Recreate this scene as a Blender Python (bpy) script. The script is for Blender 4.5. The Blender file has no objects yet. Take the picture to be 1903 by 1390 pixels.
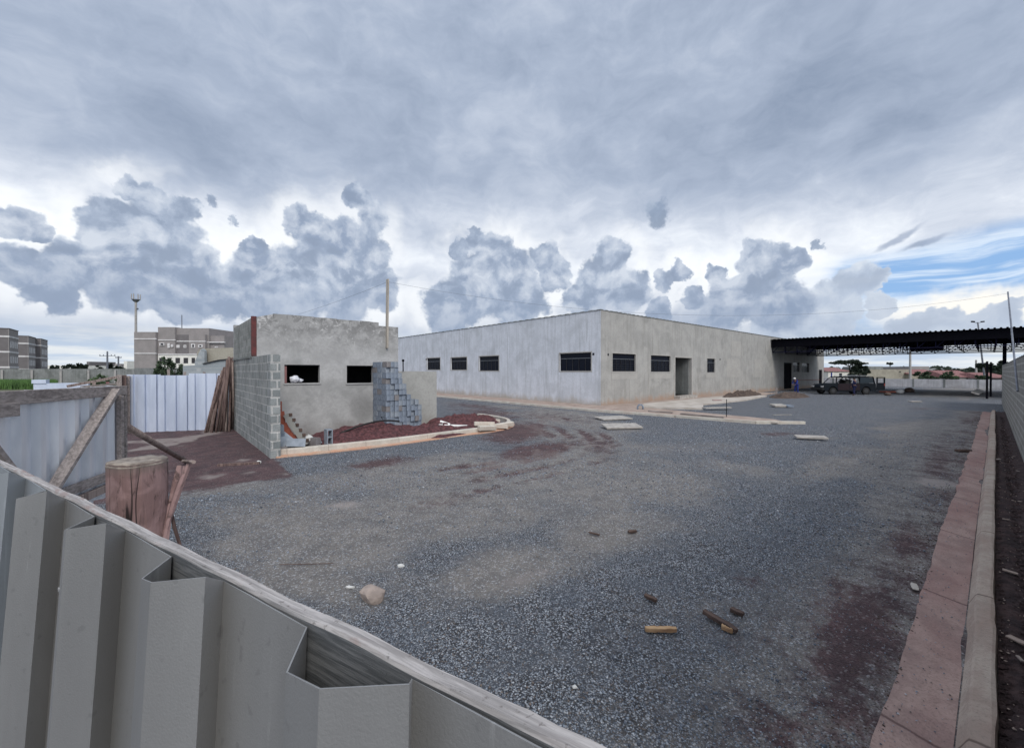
import bpy, bmesh, math, random
import numpy as np
from mathutils import Vector, Matrix, noise as mnoise
R = math.radians
SC = bpy.context.scene
COL = SC.collection
# ------------------------------------------------------------------ camera
H = 2.2; F = 762.0; CX = 951.5; CY = 695.0
HEAD = math.atan2(.7590, .6510)            # heading of the view in the ground plane
PITCH = -math.atan2(5.0, F)
cd = bpy.data.cameras.new('camera'); cam = bpy.data.objects.new('camera', cd); COL.objects.link(cam)
cam.location = (0, 0, H); cam.rotation_euler = (R(90) + PITCH, 0, HEAD - R(90))
cd.sensor_width = 36; cd.lens = F / 1903 * 36; cd.clip_start = .02; cd.clip_end = 6000
SC.camera = cam
SC.view_settings.view_transform = 'Standard'; SC.view_settings.look = 'None'
SC.view_settings.exposure = 0.16; SC.view_settings.gamma = 1; SC.view_settings.use_curve_mapping = False
CF = Vector((math.cos(HEAD), math.sin(HEAD), 0)); CR = Vector((math.sin(HEAD), -math.cos(HEAD), 0))
_f = CF * math.cos(PITCH) + Vector((0, 0, math.sin(PITCH))); _u = Vector((0, 0, math.cos(PITCH))) - CF * math.sin(PITCH)
CAM = Vector((0, 0, H))
def ray(px, py): return _f + CR * ((px - CX) / F) - _u * ((py - CY) / F)
def G(px, py, h=0.0): d = ray(px, py); return CAM + d * ((h - H) / d.z)
def PX(px, py, c): d = ray(px, py); return CAM + d * (c / d.x)
def PY(px, py, c): d = ray(px, py); return CAM + d * (c / d.y)
def PD(px, py, Z): d = ray(px, py); return CAM + d * (Z / d.dot(_f))
def CW(X, Z, h=0.0): v = CR * X + CF * Z; return Vector((v.x, v.y, h))

# ------------------------------------------------------------------ sun
SUN_EL = R(40); SUN_AZ = HEAD - R(158)       # direction towards the veiled sun (ground angle)
sd = bpy.data.lights.new('sun', 'SUN'); sun = bpy.data.objects.new('sun', sd); COL.objects.link(sun)
sd.energy = 1.7; sd.angle = R(22); sd.color = (1.0, .95, .87)
sv = Vector((math.cos(SUN_AZ) * math.cos(SUN_EL), math.sin(SUN_AZ) * math.cos(SUN_EL), math.sin(SUN_EL)))
sun.rotation_euler = sv.to_track_quat('Z', 'Y').to_euler(); sun.location = (0, 0, 60)

# ------------------------------------------------------------------ node helper
class NT:
    def __init__(s, tree): s.t = tree; s.n = tree.nodes; s.l = tree.links
    def new(s, typ, **kw):
        n = s.n.new(typ)
        for k, v in kw.items(): setattr(n, k, v)
        return n
    def put(s, sock, v):
        if v is None: return
        if isinstance(v, bpy.types.NodeSocket): s.l.new(v, sock)
        elif isinstance(v, (tuple, list, Vector)):
            v = tuple(v)
            if len(sock.default_value) == 4 and len(v) == 3: v = v + (1,)
            sock.default_value = v
        else: sock.default_value = v
    def m(s, op, a, b=None, c=None, clamp=False):
        n = s.new('ShaderNodeMath', operation=op, use_clamp=clamp)
        s.put(n.inputs[0], a); s.put(n.inputs[1], b); s.put(n.inputs[2], c); return n.outputs[0]
    def v(s, op, a, b=None, sc=None):
        n = s.new('ShaderNodeVectorMath', operation=op); s.put(n.inputs[0], a); s.put(n.inputs[1], b)
        if sc is not None: s.put(n.inputs['Scale'], sc)
        return n.outputs['Value'] if op in ('LENGTH', 'DISTANCE', 'DOT_PRODUCT') else n.outputs['Vector']
    def noise(s, vec, scale, detail=4, rough=.5, dist=0.0, lac=2.0, color=False):
        n = s.new('ShaderNodeTexNoise'); s.put(n.inputs['Vector'], vec); n.inputs['Scale'].default_value = scale
        n.inputs['Detail'].default_value = detail; n.inputs['Roughness'].default_value = rough
        n.inputs['Distortion'].default_value = dist; n.inputs['Lacunarity'].default_value = lac
        return n.outputs['Color' if color else 'Fac']
    def vor(s, vec, scale, out='Distance', feature='F1', rnd=1.0):
        n = s.new('ShaderNodeTexVoronoi', feature=feature); s.put(n.inputs['Vector'], vec)
        n.inputs['Scale'].default_value = scale; n.inputs['Randomness'].default_value = rnd
        return n.outputs[out]
    def ramp(s, f, a, b, lo=0.0, hi=1.0, smooth=True):
        n = s.new('ShaderNodeMapRange'); n.interpolation_type = 'SMOOTHSTEP' if smooth else 'LINEAR'
        s.put(n.inputs[0], f); n.inputs[1].default_value = a; n.inputs[2].default_value = b
        n.inputs[3].default_value = lo; n.inputs[4].default_value = hi; return n.outputs[0]
    def mix(s, f, a, b, mode='MIX'):
        n = s.new('ShaderNodeMix', data_type='RGBA', blend_type=mode); s.put(n.inputs['Factor'], f)
        s.put(n.inputs[6], a); s.put(n.inputs[7], b); return n.outputs[2]
    def sep(s, v): n = s.new('ShaderNodeSeparateXYZ'); s.put(n.inputs[0], v); return n.outputs
    def comb(s, x, y, z=0.0):
        n = s.new('ShaderNodeCombineXYZ'); s.put(n.inputs[0], x); s.put(n.inputs[1], y); s.put(n.inputs[2], z); return n.outputs[0]
    def mapping(s, vec, scale): return s.v('MULTIPLY', vec, scale)

# ------------------------------------------------------------------ sky (procedural clouds over a Nishita sky)
def ae(px, py):
    d = ray(px, py); a = -(math.atan2(d.y, d.x) - HEAD)
    return a, math.atan2(d.z, math.hypot(d.x, d.y))
world = bpy.data.worlds.new('World'); SC.world = world; world.use_nodes = True
wt = world.node_tree; wt.nodes.clear(); N = NT(wt)
geo = N.new('ShaderNodeTexCoord').outputs['Generated']
sx, sy, sz = N.sep(geo)[0:3]
fx = N.m('ADD', N.m('MULTIPLY', sx, CF.x), N.m('MULTIPLY', sy, CF.y))
rx = N.m('ADD', N.m('MULTIPLY', sx, CR.x), N.m('MULTIPLY', sy, CR.y))
az = N.m('ARCTAN2', rx, fx)
el = N.m('ARCSINE', sz)
P = N.comb(az, el, 0.0)
# warped position for ragged cauliflower outlines
w1 = N.v('SUBTRACT', N.noise(P, 9, 2, .5, color=True), (.5, .5, .5))
w2 = N.v('SUBTRACT', N.noise(P, 26, 3, .6, color=True), (.5, .5, .5))
w3 = N.v('SUBTRACT', N.noise(P, 95, 3, .65, color=True), (.5, .5, .5))
PW = N.v('ADD', P, N.v('ADD', N.v('ADD', N.v('SCALE', w1, sc=.060), N.v('SCALE', w2, sc=.046)), N.v('SCALE', w3, sc=.010)))
PW = N.v('MULTIPLY', PW, (1, 1, 0))
def blobs(vec, lst):
    cur = None
    for (px, py, r) in lst:
        a, e = ae(px, py); a2, _ = ae(px + 4, py); _, e2 = ae(px, py - 4)
        rr = r * math.sqrt(abs(a2 - a) * abs(e2 - e)) / 4
        dd = N.v('DISTANCE', vec, (a, e, 0))
        f = N.m('MULTIPLY_ADD', dd, -1 / rr, 1.0)
        # thickness-like measure so big clouds read denser than small scraps
        cur = f if cur is None else N.m('SMOOTH_MAX', cur, f, .18)
    return cur
grey_l = [(240, 350, 34), (285, 372, 32), (340, 392, 36), (205, 420, 62), (300, 440, 82), (150, 500, 70), (250, 520, 95), (350, 505, 70),
          (25, 412, 48), (75, 432, 30), (20, 500, 60), (90, 545, 60), (330, 560, 60), (662, 370, 32), (690, 405, 34), (560, 412, 40), (600, 440, 45),
          (640, 460, 55), (680, 470, 50), (470, 450, 26), (480, 505, 58), (560, 520, 85), (640, 525, 80), (420, 545, 60), (705, 535, 50), (500, 570, 40)]
grey_r = [(885, 440, 24), (858, 462, 24), (920, 470, 45), (950, 505, 50), (890, 530, 66), (840, 570, 60), (1012, 478, 36), (1030, 505, 40),
          (960, 560, 60), (1135, 480, 40), (1120, 520, 58), (1165, 545, 45), (1085, 560, 50), (1262, 510, 24), (1235, 525, 24),
          (1225, 578, 30), (1400, 480, 40), (1445, 492, 50), (1482, 478, 32), (1375, 540, 52), (1440, 560, 72), (1330, 505, 22), (1340, 590, 50), (1290, 560, 26)]
pale_r = [(1590, 525, 50), (1555, 555, 55), (1520, 600, 64), (1632, 518, 24), (1735, 590, 42), (1700, 605, 44), (1850, 600, 46), (1880, 565, 26), (1790, 612, 40), (1450, 620, 60), (1640, 560, 26)]
scraps = [(392, 372, 17), (430, 398, 12), (1218, 382, 26), (1222, 400, 26), (1538, 447, 11)]
D1 = blobs(PW, grey_l + grey_r)
D2 = blobs(PW, pale_r)
D3 = blobs(N.v('MULTIPLY', N.v('ADD', PW, N.v('SCALE', w3, sc=.012)), (1, 1, 0)), scraps)
PWs = N.v('MULTIPLY', N.v('ADD', P, N.v('SCALE', w2, sc=.02)), (.36, 1.0, 0))
def streak(px, py, rx_, slope):
    a, e = ae(px, py)
    q = N.v('SUBTRACT', N.v('ADD', P, N.v('SCALE', w2, sc=.016)), (a, e, 0)); qs = N.sep(q)
    vv = N.m('MULTIPLY_ADD', qs[0], -slope, qs[1])
    return N.m('MULTIPLY_ADD', N.v('LENGTH', N.comb(N.m('MULTIPLY', qs[0], 1 / rx_), N.m('MULTIPLY', vv, 1 / .0075))), -1.0, 1.0)
D4 = N.m('MAXIMUM', streak(1668, 444, .042, .55), streak(1716, 450, .04, .22))
PB = N.v('ADD', P, N.v('ADD', N.v('SCALE', w1, sc=.05), N.v('SCALE', w2, sc=.02)))
billow = N.noise(PB, 15, 7, .60)
billow2 = N.noise(N.v('ADD', PB, (.008, .014, 0)), 15, 7, .60)
def lumps(vec, s):
    n = N.new('ShaderNodeTexVoronoi', feature='SMOOTH_F1', voronoi_dimensions='2D'); N.put(n.inputs['Vector'], vec); n.inputs['Scale'].default_value = s; n.inputs['Smoothness'].default_value = .35; return n.outputs['Distance']
LP = N.v('ADD', P, N.v('ADD', N.v('SCALE', w1, sc=.05), N.v('SCALE', w2, sc=.03)))
LO = N.v('ADD', LP, (-.009, .014, 0))
lump = N.m('ADD', N.m('MULTIPLY', N.m('SUBTRACT', lumps(LO, 11), lumps(LP, 11)), .50), N.m('MULTIPLY', N.m('SUBTRACT', lumps(LO, 24), lumps(LP, 24)), .22))
relief = N.m('ADD', N.m('SUBTRACT', billow, billow2), lump)
edge = N.m('MULTIPLY_ADD', N.m('SUBTRACT', billow, .5), .5, 0.0)
# high veil of stratus
SV = N.v('MULTIPLY', P, (1.0, 2.0, 0)); SV = N.v('ADD', SV, N.v('SCALE', w1, sc=.12))
n1 = N.noise(SV, 1.7, 6, .52, dist=.05)
n2 = N.noise(N.v('ADD', SV, (3.1, 7.7, 0)), 5.5, 9, .62, dist=.15)
veil = N.m('ADD', N.m('MULTIPLY', n1, .55), N.m('MULTIPLY', n2, .45))
elg = N.ramp(el, .16, .50)                       # 1 high up
band = N.m('MULTIPLY', N.ramp(el, .10, .22), N.ramp(el, .44, .24))   # luminous belt behind the cumulus
right = N.ramp(az, .0, .9)
tone = N.m('ADD', N.m('MULTIPLY_ADD', veil, 2.1, -.62), N.m('MULTIPLY', band, .42))
tone = N.m('SUBTRACT', tone, N.m('MULTIPLY', N.m('MULTIPLY', right, elg), .06))
tone = N.m('SUBTRACT', tone, N.m('MULTIPLY', elg, .04), clamp=True)
K = 10.0
def k(c, s=1.0): return tuple(x * K * s for x in c)
cr = N.new('ShaderNodeValToRGB'); N.put(cr.inputs[0], tone)
E = cr.color_ramp.elements; E[0].position = 0; E[0].color = (.235, .295, .405, 1); E[1].position = .98; E[1].color = (.86, .90, .95, 1)
for pos, c in ((.36, (.375, .440, .560, 1)), (.58, (.490, .550, .660, 1)), (.78, (.66, .71, .80, 1))):
    x = E.new(pos); x.color = c
strat = N.v('SCALE', cr.outputs[0], sc=K)
# blue opening low on the right, thin white bands in it
sky = N.new('ShaderNodeTexSky', sky_type='NISHITA'); sky.sun_disc = False; sky.sun_elevation = SUN_EL
sky.sun_rotation = R(90) - SUN_AZ; sky.air_density = 1.0; sky.dust_density = .6; sky.ozone_density = 2.0
a0, e0 = ae(1560, 505); a1, e1 = ae(1903, 432)
sl = (e1 - e0) / (a1 - a0)
ew = N.m('ADD', el, N.m('MULTIPLY', N.m('SUBTRACT', n2, .5), .03))
up = N.m('SUBTRACT', ew, N.m('MULTIPLY_ADD', N.m('SUBTRACT', az, a0), sl, e0))
b0 = ae(1700, 600)
hole = N.m('MULTIPLY', N.ramp(up, .034, -.008), N.ramp(ew, b0[1] - .035, b0[1] + .03))
hole = N.m('MULTIPLY', hole, N.m('MULTIPLY', N.ramp(az, a0 - .14, a0 + .02), N.ramp(az, 1.35, 1.15)))
wisp = N.noise(N.v('MULTIPLY', N.v('ADD', P, N.v('SCALE', w1, sc=.03)), (3.2, 26, 0)), 1.4, 5, .6, dist=.3)
wispm = N.ramp(wisp, .44, .64)
blue = N.mix(.80, sky.outputs[0], k((.27, .47, .80)))
blue = N.mix(N.m('MULTIPLY', wispm, .85), blue, k((.70, .80, .92)))
base = N.mix(hole, strat, blue)
# warm bright cloud low right
wa, we = ae(1815, 572)
wq = N.sep(N.v('SUBTRACT', N.v('ADD', P, N.v('SCALE', w2, sc=.05)), (wa, we, 0)))
wg = N.m('MULTIPLY_ADD', N.v('LENGTH', N.comb(N.m('MULTIPLY', wq[0], 1 / .19), N.m('MULTIPLY', wq[1], 1 / .042))), -1.0, 1.0)
base = N.mix(N.ramp(wg, .0, .7), base, k((.93, .905, .85)))
# pale horizon layer
hz = N.m('MULTIPLY', N.ramp(el, .115, .02), N.ramp(n2, .30, .55))
hb = N.noise(N.v('MULTIPLY', P, (5, 40, 0)), 1.2, 5, .6)
hcol = N.mix(N.ramp(hb, .40, .62), k((.50, .60, .74)), k((.80, .83, .84)))
base = N.mix(N.m('MULTIPLY', N.ramp(el, .11, .03), .85), base, hcol)
big = N.noise(N.v('ADD', P, N.v('SCALE', w1, sc=.10)), 5.5, 4, .55)
glow = N.m('MULTIPLY', N.ramp(D1, -1.1, -.02), N.m('MULTIPLY', N.ramp(el, .06, .12), N.ramp(el, .46, .30)))
base = N.mix(N.m('MULTIPLY', N.m('MULTIPLY', glow, N.ramp(big, .36, .56, 0, 1)), .75), base, k((.93, .95, .97)))
def cumulus(base, D, lit, mid, dark, amt=1.0, soft=.10, edge_amt=1.0, rim=.12):
    d = N.m('ADD', D, N.m('MULTIPLY', edge, edge_amt))
    mask = N.ramp(d, 0.0, soft)
    depth = N.m('MULTIPLY', N.ramp(d, .02, .50), N.ramp(big, .36, .62, .15, 1))
    c = N.mix(depth, mid, dark)
    rel = N.m('MULTIPLY_ADD', relief, 3.0, .06)
    c = N.mix(N.m('MINIMUM', N.m('ADD', rel, N.m('MULTIPLY', N.ramp(n2, .40, .72), .30), clamp=True), .80), c, lit)
    c = N.mix(N.m('MULTIPLY', N.ramp(N.m('MULTIPLY', relief, -1.0), -.02, .20), .75), c, tuple(q * .86 for q in dark))
    c = N.mix(N.m('MULTIPLY', N.ramp(d, .16, .01), rim), c, k((.86, .89, .93)))
    lowdark = N.m('MULTIPLY', N.ramp(el, .22, .09), .6)
    c = N.mix(lowdark, c, dark)
    return N.mix(N.m('MULTIPLY', mask, amt), base, c)
flat = N.ramp(N.m('ADD', el, N.m('MULTIPLY', N.m('SUBTRACT', n2, .5), .05)), .075, .10)   # level cloud bases
lowbank = N.ramp(az, .40, .55)
base_amt = N.m('MAXIMUM', flat, lowbank)
base = cumulus(base, D2, k((.78, .82, .86)), k((.58, .65, .75)), k((.42, .49, .61)), N.m('MULTIPLY', base_amt, .95), .20)
base = cumulus(base, D1, k((.66, .71, .79)), k((.40, .47, .59)), k((.26, .33, .46)), N.m('MULTIPLY', base_amt, .95), .20)
base = cumulus(base, D3, k((.45, .52, .63)), k((.30, .37, .50)), k((.24, .31, .43)), .85, .55, 2.2, 0)
base = cumulus(base, D4, k((.36, .42, .54)), k((.32, .39, .52)), k((.28, .35, .48)), .8, .7, .6, 0)
# unseen sky overhead and behind the view, brightened to add light on the scene
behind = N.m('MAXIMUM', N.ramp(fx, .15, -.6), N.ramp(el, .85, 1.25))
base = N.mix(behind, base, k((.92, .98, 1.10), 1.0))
below = N.ramp(el, -.002, -.02)
base = N.mix(below, base, k((.30, .31, .33)))
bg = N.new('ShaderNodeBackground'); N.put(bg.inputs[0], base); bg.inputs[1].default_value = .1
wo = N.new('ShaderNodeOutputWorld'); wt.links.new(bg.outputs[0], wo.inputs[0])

# ------------------------------------------------------------------ mesh builder
class MB:
    def __init__(s): s.v = []; s.f = []; s.mi = []
    def add(s, vs, fs, mi=0):
        b = len(s.v); s.v += [tuple(v) for v in vs]; s.f += [tuple(b + i for i in f) for f in fs]; s.mi += [mi] * len(fs); return s
    def box(s, x0, y0, z0, x1, y1, z1, mi=0):
        return s.hexa([(x0, y0, z0), (x1, y0, z0), (x1, y1, z0), (x0, y1, z0), (x0, y0, z1), (x1, y0, z1), (x1, y1, z1), (x0, y1, z1)], mi)
    def hexa(s, v, mi=0): return s.add(v, [(3, 2, 1, 0), (4, 5, 6, 7), (0, 1, 5, 4), (1, 2, 6, 5), (2, 3, 7, 6), (3, 0, 4, 7)], mi)
    def bar(s, a, b, w, h, up=(0, 0, 1), mi=0, w2=None, h2=None):
        a = Vector(a); b = Vector(b); d = (b - a).normalized(); up = Vector(up)
        if abs(d.dot(up)) > .98: up = Vector((1, 0, 0))
        r = d.cross(up).normalized(); u = r.cross(d)
        w2 = w2 or w; h2 = h2 or h
        q = lambda c, w, h: [c - r * w / 2 - u * h / 2, c + r * w / 2 - u * h / 2, c + r * w / 2 + u * h / 2, c - r * w / 2 + u * h / 2]
        A = q(a, w, h); B = q(b, w2, h2)
        return s.add(A + B, [(0, 1, 2, 3), (7, 6, 5, 4), (0, 4, 5, 1), (1, 5, 6, 2), (2, 6, 7, 3), (3, 7, 4, 0)], mi)
    def tube(s, pts, rad, n=8, mi=0, jit=0.0, rnd=None, cap=True):
        pts = [Vector(p) for p in pts]; rs = rad if isinstance(rad, (list, tuple)) else [rad] * len(pts)
        vs = []; prev = None
        for i, p in enumerate(pts):
            d = (pts[min(i + 1, len(pts) - 1)] - pts[max(i - 1, 0)]).normalized()
            if prev is None:
                r = d.cross(Vector((0, 0, 1)));
                if r.length < .05: r = d.cross(Vector((1, 0, 0)))
            else: r = prev - d * prev.dot(d)
            r.normalize(); prev = r; u = d.cross(r)
            for k_ in range(n):
                t = 2 * math.pi * k_ / n; q = rs[i] * (1 + (rnd.uniform(-jit, jit) if rnd else 0))
                vs.append(p + r * math.cos(t) * q + u * math.sin(t) * q)
        fs = [(i * n + j, i * n + (j + 1) % n, (i + 1) * n + (j + 1) % n, (i + 1) * n + j) for i in range(len(pts) - 1) for j in range(n)]
        if cap: fs += [tuple(reversed(range(n))), tuple(range((len(pts) - 1) * n, len(pts) * n))]
        return s.add(vs, fs, mi)
    def prism(s, poly, off, mi=0):
        n = len(poly); off = Vector(off); a = [Vector(p) for p in poly]; b = [p + off for p in a]
        return s.add(a + b, [tuple(range(n)), tuple(reversed(range(n, 2 * n)))] + [(i, i + n, (i + 1) % n + n, (i + 1) % n) for i in range(n)], mi)
    def sphere(s, c, r, n=8, m=6, mi=0, sc=(1, 1, 1), rnd=None, jit=0.0):
        vs = []; c = Vector(c)
        for i in range(m + 1):
            t = math.pi * i / m
            for j in range(n):
                p = 2 * math.pi * j / n; q = r * (1 + (rnd.uniform(-jit, jit) if rnd else 0))
                vs.append(c + Vector((math.sin(t) * math.cos(p) * q * sc[0], math.sin(t) * math.sin(p) * q * sc[1], math.cos(t) * q * sc[2])))
        return s.add(vs, [(i * n + j, (i + 1) * n + j, (i + 1) * n + (j + 1) % n, i * n + (j + 1) % n) for i in range(m) for j in range(n)], mi)
    def wall(s, axis, c, th, a0, a1, z0, z1, holes=(), mi=0):
        """wall in plane axis=c, thickness th (signed, away from the face), with rectangular openings"""
        def P_(a, z, d): return (c + d, a, z) if axis == 'x' else (a, c + d, z)
        A = sorted({a0, a1} | {q for h in holes for q in h[:2]}); Z = sorted({z0, z1} | {q for h in holes for q in h[2:4]})
        solid = {}
        for i in range(len(A) - 1):
            for j in range(len(Z) - 1):
                ca = (A[i] + A[i + 1]) / 2; cz = (Z[j] + Z[j + 1]) / 2
                solid[i, j] = not any(h[0] < ca < h[1] and h[2] < cz < h[3] for h in holes)
        for (i, j), ok in solid.items():
            if not ok: continue
            q = [(A[i], Z[j]), (A[i + 1], Z[j]), (A[i + 1], Z[j + 1]), (A[i], Z[j + 1])]
            s.add([P_(a, z, 0) for a, z in q], [(0, 1, 2, 3)], mi); s.add([P_(a, z, th) for a, z in q], [(3, 2, 1, 0)], mi)
            for (di, dj, e) in ((0, -1, 0), (1, 0, 1), (0, 1, 2), (-1, 0, 3)):
                if not solid.get((i + di, j + dj), False):
                    p, r_ = q[e], q[(e + 1) % 4]
                    s.add([P_(p[0], p[1], 0), P_(p[0], p[1], th), P_(r_[0], r_[1], th), P_(r_[0], r_[1], 0)], [(0, 1, 2, 3)], mi)
        return s
def T(o, label=None, cat=None, group=None, kind=None):
    for a, b in (('label', label), ('category', cat), ('group', group), ('kind', kind)):
        if b: o[a] = b
    return o
def build(name, mb, mats, parent=None, label=None, cat=None, group=None, kind=None, smooth=False, bevel=0, fix=True, solid=0):
    me = bpy.data.meshes.new(name); me.from_pydata(mb.v, [], mb.f); me.update()
    if not isinstance(mats, (list, tuple)): mats = [mats]
    for m_ in mats: me.materials.append(m_)
    if len(mats) > 1: me.polygons.foreach_set('material_index', mb.mi)
    if fix:
        bm = bmesh.new(); bm.from_mesh(me); bmesh.ops.remove_doubles(bm, verts=bm.verts, dist=1e-5)
        bmesh.ops.recalc_face_normals(bm, faces=bm.faces); bm.to_mesh(me); bm.free()
    if smooth: me.polygons.foreach_set('use_smooth', [True] * len(me.polygons))
    o = bpy.data.objects.new(name, me); COL.objects.link(o)
    if parent is not None:
        o.parent = parent
        chain = Vector((0, 0, 0)); p = parent
        while p is not None: chain = chain + p.location if p.type == 'EMPTY' else chain; p = p.parent
        if parent.type == 'EMPTY': o.matrix_parent_inverse = Matrix.Translation(-parent.location)
    if bevel:
        b = o.modifiers.new('b', 'BEVEL'); b.width = bevel; b.segments = 2; b.limit_method = 'ANGLE'; b.angle_limit = R(40)
    if solid:
        b = o.modifiers.new('s', 'SOLIDIFY'); b.thickness = solid; b.offset = 0
    return T(o, label, cat, group, kind)
def thing(name, loc, label, cat, group=None):
    o = bpy.data.objects.new(name, None); COL.objects.link(o); o.location = loc; o.empty_display_size = .2
    return T(o, label, cat, group)
def copy_tree(o, parent=None):
    c = o.copy(); COL.objects.link(c); c.parent = parent
    for ch in list(o.children): copy_tree(ch, c)
    return c
# ------------------------------------------------------------------ materials
MATS = {}
def newmat(name):
    m = bpy.data.materials.new(name); m.use_nodes = True; t = m.node_tree; t.nodes.clear(); n = NT(t)
    b = n.new('ShaderNodeBsdfPrincipled'); o = n.new('ShaderNodeOutputMaterial'); t.links.new(b.outputs[0], o.inputs[0])
    return m, n, b
def bump(n, b, hgt, strength=.5, dist=.01, prev=None):
    bp = n.new('ShaderNodeBump'); bp.inputs['Strength'].default_value = strength; bp.inputs['Distance'].default_value = dist
    n.put(bp.inputs['Height'], hgt)
    if prev: n.t.links.new(prev, bp.inputs['Normal'])
    n.t.links.new(bp.outputs[0], b.inputs['Normal']); return bp.outputs[0]
def OC(n): return n.new('ShaderNodeTexCoord').outputs['Object']
def basic(name, c1, c2=None, scale=3, rough=.85, metal=0, bs=40, bstr=.3, bd=.004, mapsc=(1, 1, 1), detail=5, lo=.35, hi=.65, spec=.3, speck=0):
    m, n, b = newmat(name); co = n.mapping(OC(n), mapsc)
    c2 = c2 or tuple(x * .7 for x in c1)
    c = n.mix(n.ramp(n.noise(co, scale, detail, .6), lo, hi), c1, c2)
    if speck: c = n.mix(n.m('MULTIPLY', n.ramp(n.noise(co, bs * .7, 3, .6), .5, .62), speck), c, tuple(x * .35 for x in c1))
    n.put(b.inputs['Base Color'], c); b.inputs['Roughness'].default_value = rough; b.inputs['Metallic'].default_value = metal
    b.inputs['Specular IOR Level'].default_value = spec
    if bstr: bump(n, b, n.noise(co, bs, 4, .6), bstr, bd)
    return m
DAMP = {}
def plaster(name, ca, cb, cstain, streak=0.0, cstreak=(.3, .3, .3), basedirt=.0, dirt=(.30, .20, .15), patches=True, bstr=.35, sc=1.0, topdark=None):
    m, n, b = newmat(name); co = OC(n); z = n.sep(co)[2]
    c = n.mix(n.ramp(n.noise(co, 1.1 * sc, 7, .62, dist=.4), .36, .64), ca, cb)
    if patches: c = n.mix(n.m('MULTIPLY', n.ramp(n.noise(co, .55 * sc, 6, .65, dist=.8), .50, .66), .75), c, cstain)
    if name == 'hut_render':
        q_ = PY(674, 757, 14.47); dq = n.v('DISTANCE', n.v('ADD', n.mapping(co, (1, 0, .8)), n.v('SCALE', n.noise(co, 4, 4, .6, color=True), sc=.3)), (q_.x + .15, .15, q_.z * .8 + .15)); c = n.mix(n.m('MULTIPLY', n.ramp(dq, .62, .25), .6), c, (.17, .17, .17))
    fine = n.noise(co, 14, 5, .65); c = n.mix(n.m('MULTIPLY', n.ramp(fine, .42, .66), .5), c, tuple(x * .72 for x in ca))
    if streak:
        s1 = n.noise(n.mapping(co, (5.5, 5.5, .35)), 1.0, 6, .65, dist=.25); s2 = n.noise(n.mapping(co, (1.0, 1.0, .3)), .8, 3, .5)
        sm = n.m('MULTIPLY', n.ramp(s1, .44, .66), n.ramp(s2, .30, .60, .35, 1)); c = n.mix(n.m('MULTIPLY', sm, streak), c, cstreak)
    if topdark:
        zt, amt, h = topdark
        t = n.m('ADD', z, n.m('MULTIPLY', n.m('SUBTRACT', n.noise(co, 2.6, 6, .7, dist=.6), .5), 1.6))
        bl = n.ramp(n.noise(co, 3.6, 7, .7, dist=.5), .42, .58, .25, 1); c = n.mix(n.m('MULTIPLY', n.m('MULTIPLY', n.ramp(t, zt - h, zt), bl), amt), c, tuple(x * .48 for x in cb)); c = n.mix(n.m('MULTIPLY', n.ramp(n.noise(co, 5.0, 6, .7, dist=.9), .56, .66), n.ramp(z, zt - 1.6, zt - .6, 0, .8)), c, tuple(min(1, x * 1.25) for x in ca))
    if basedirt:
        t = n.m('ADD', z, n.m('MULTIPLY', n.m('SUBTRACT', n.noise(n.mapping(co, (1, 1, .5)), 1.7, 6, .7), .5), -1.3))
        c = n.mix(n.m('MULTIPLY', n.ramp(t, .62, .0), basedirt), c, dirt)
    n.put(b.inputs['Base Color'], c); b.inputs['Roughness'].default_value = .92; b.inputs['Specular IOR Level'].default_value = .2
    h = n.m('ADD', n.noise(co, 22, 5, .65), n.m('MULTIPLY', n.noise(co, 3.2, 3, .5), 1.2))
    bump(n, b, h, bstr, .012); return m
def blockmat(name, c1, c2, mortar, bw=.40, bh=.2, z0=0.0, mort=.016, stain=.5, bstr=.8):
    m, n, b = newmat(name); co = OC(n); s = n.sep(co)
    vec = n.comb(n.m('ADD', s[0], s[1]), n.m('SUBTRACT', s[2], z0), 0)
    vec = n.v('ADD', vec, n.v('SCALE', n.v('SUBTRACT', n.noise(co, 3, 2, .5, color=True), (.5, .5, .5)), sc=.02))
    br = n.new('ShaderNodeTexBrick'); n.put(br.inputs['Vector'], vec); br.inputs['Scale'].default_value = 1
    br.inputs['Mortar Size'].default_value = mort; br.inputs['Mortar Smooth'].default_value = .25; br.inputs['Bias'].default_value = -.1
    br.inputs['Brick Width'].default_value = bw; br.inputs['Row Height'].default_value = bh
    n.put(br.inputs['Color1'], c1); n.put(br.inputs['Color2'], c2); n.put(br.inputs['Mortar'], mortar)
    c = n.mix(n.m('MULTIPLY', n.ramp(n.noise(co, 2.2, 6, .65, dist=.4), .42, .66), stain), br.outputs[0], tuple(x * .55 for x in c1))
    c = n.mix(n.m('MULTIPLY', n.ramp(n.noise(co, 40, 3, .6), .5, .68), .4), c, tuple(x * .5 for x in c1))
    n.put(b.inputs['Base Color'], c); b.inputs['Roughness'].default_value = .95; b.inputs['Specular IOR Level'].default_value = .15
    h = n.m('ADD', n.m('MULTIPLY', br.outputs['Fac'], -1.0), n.m('MULTIPLY', n.noise(co, 60, 4, .6), .6))
    bump(n, b, h, bstr, .01); return m
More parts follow.
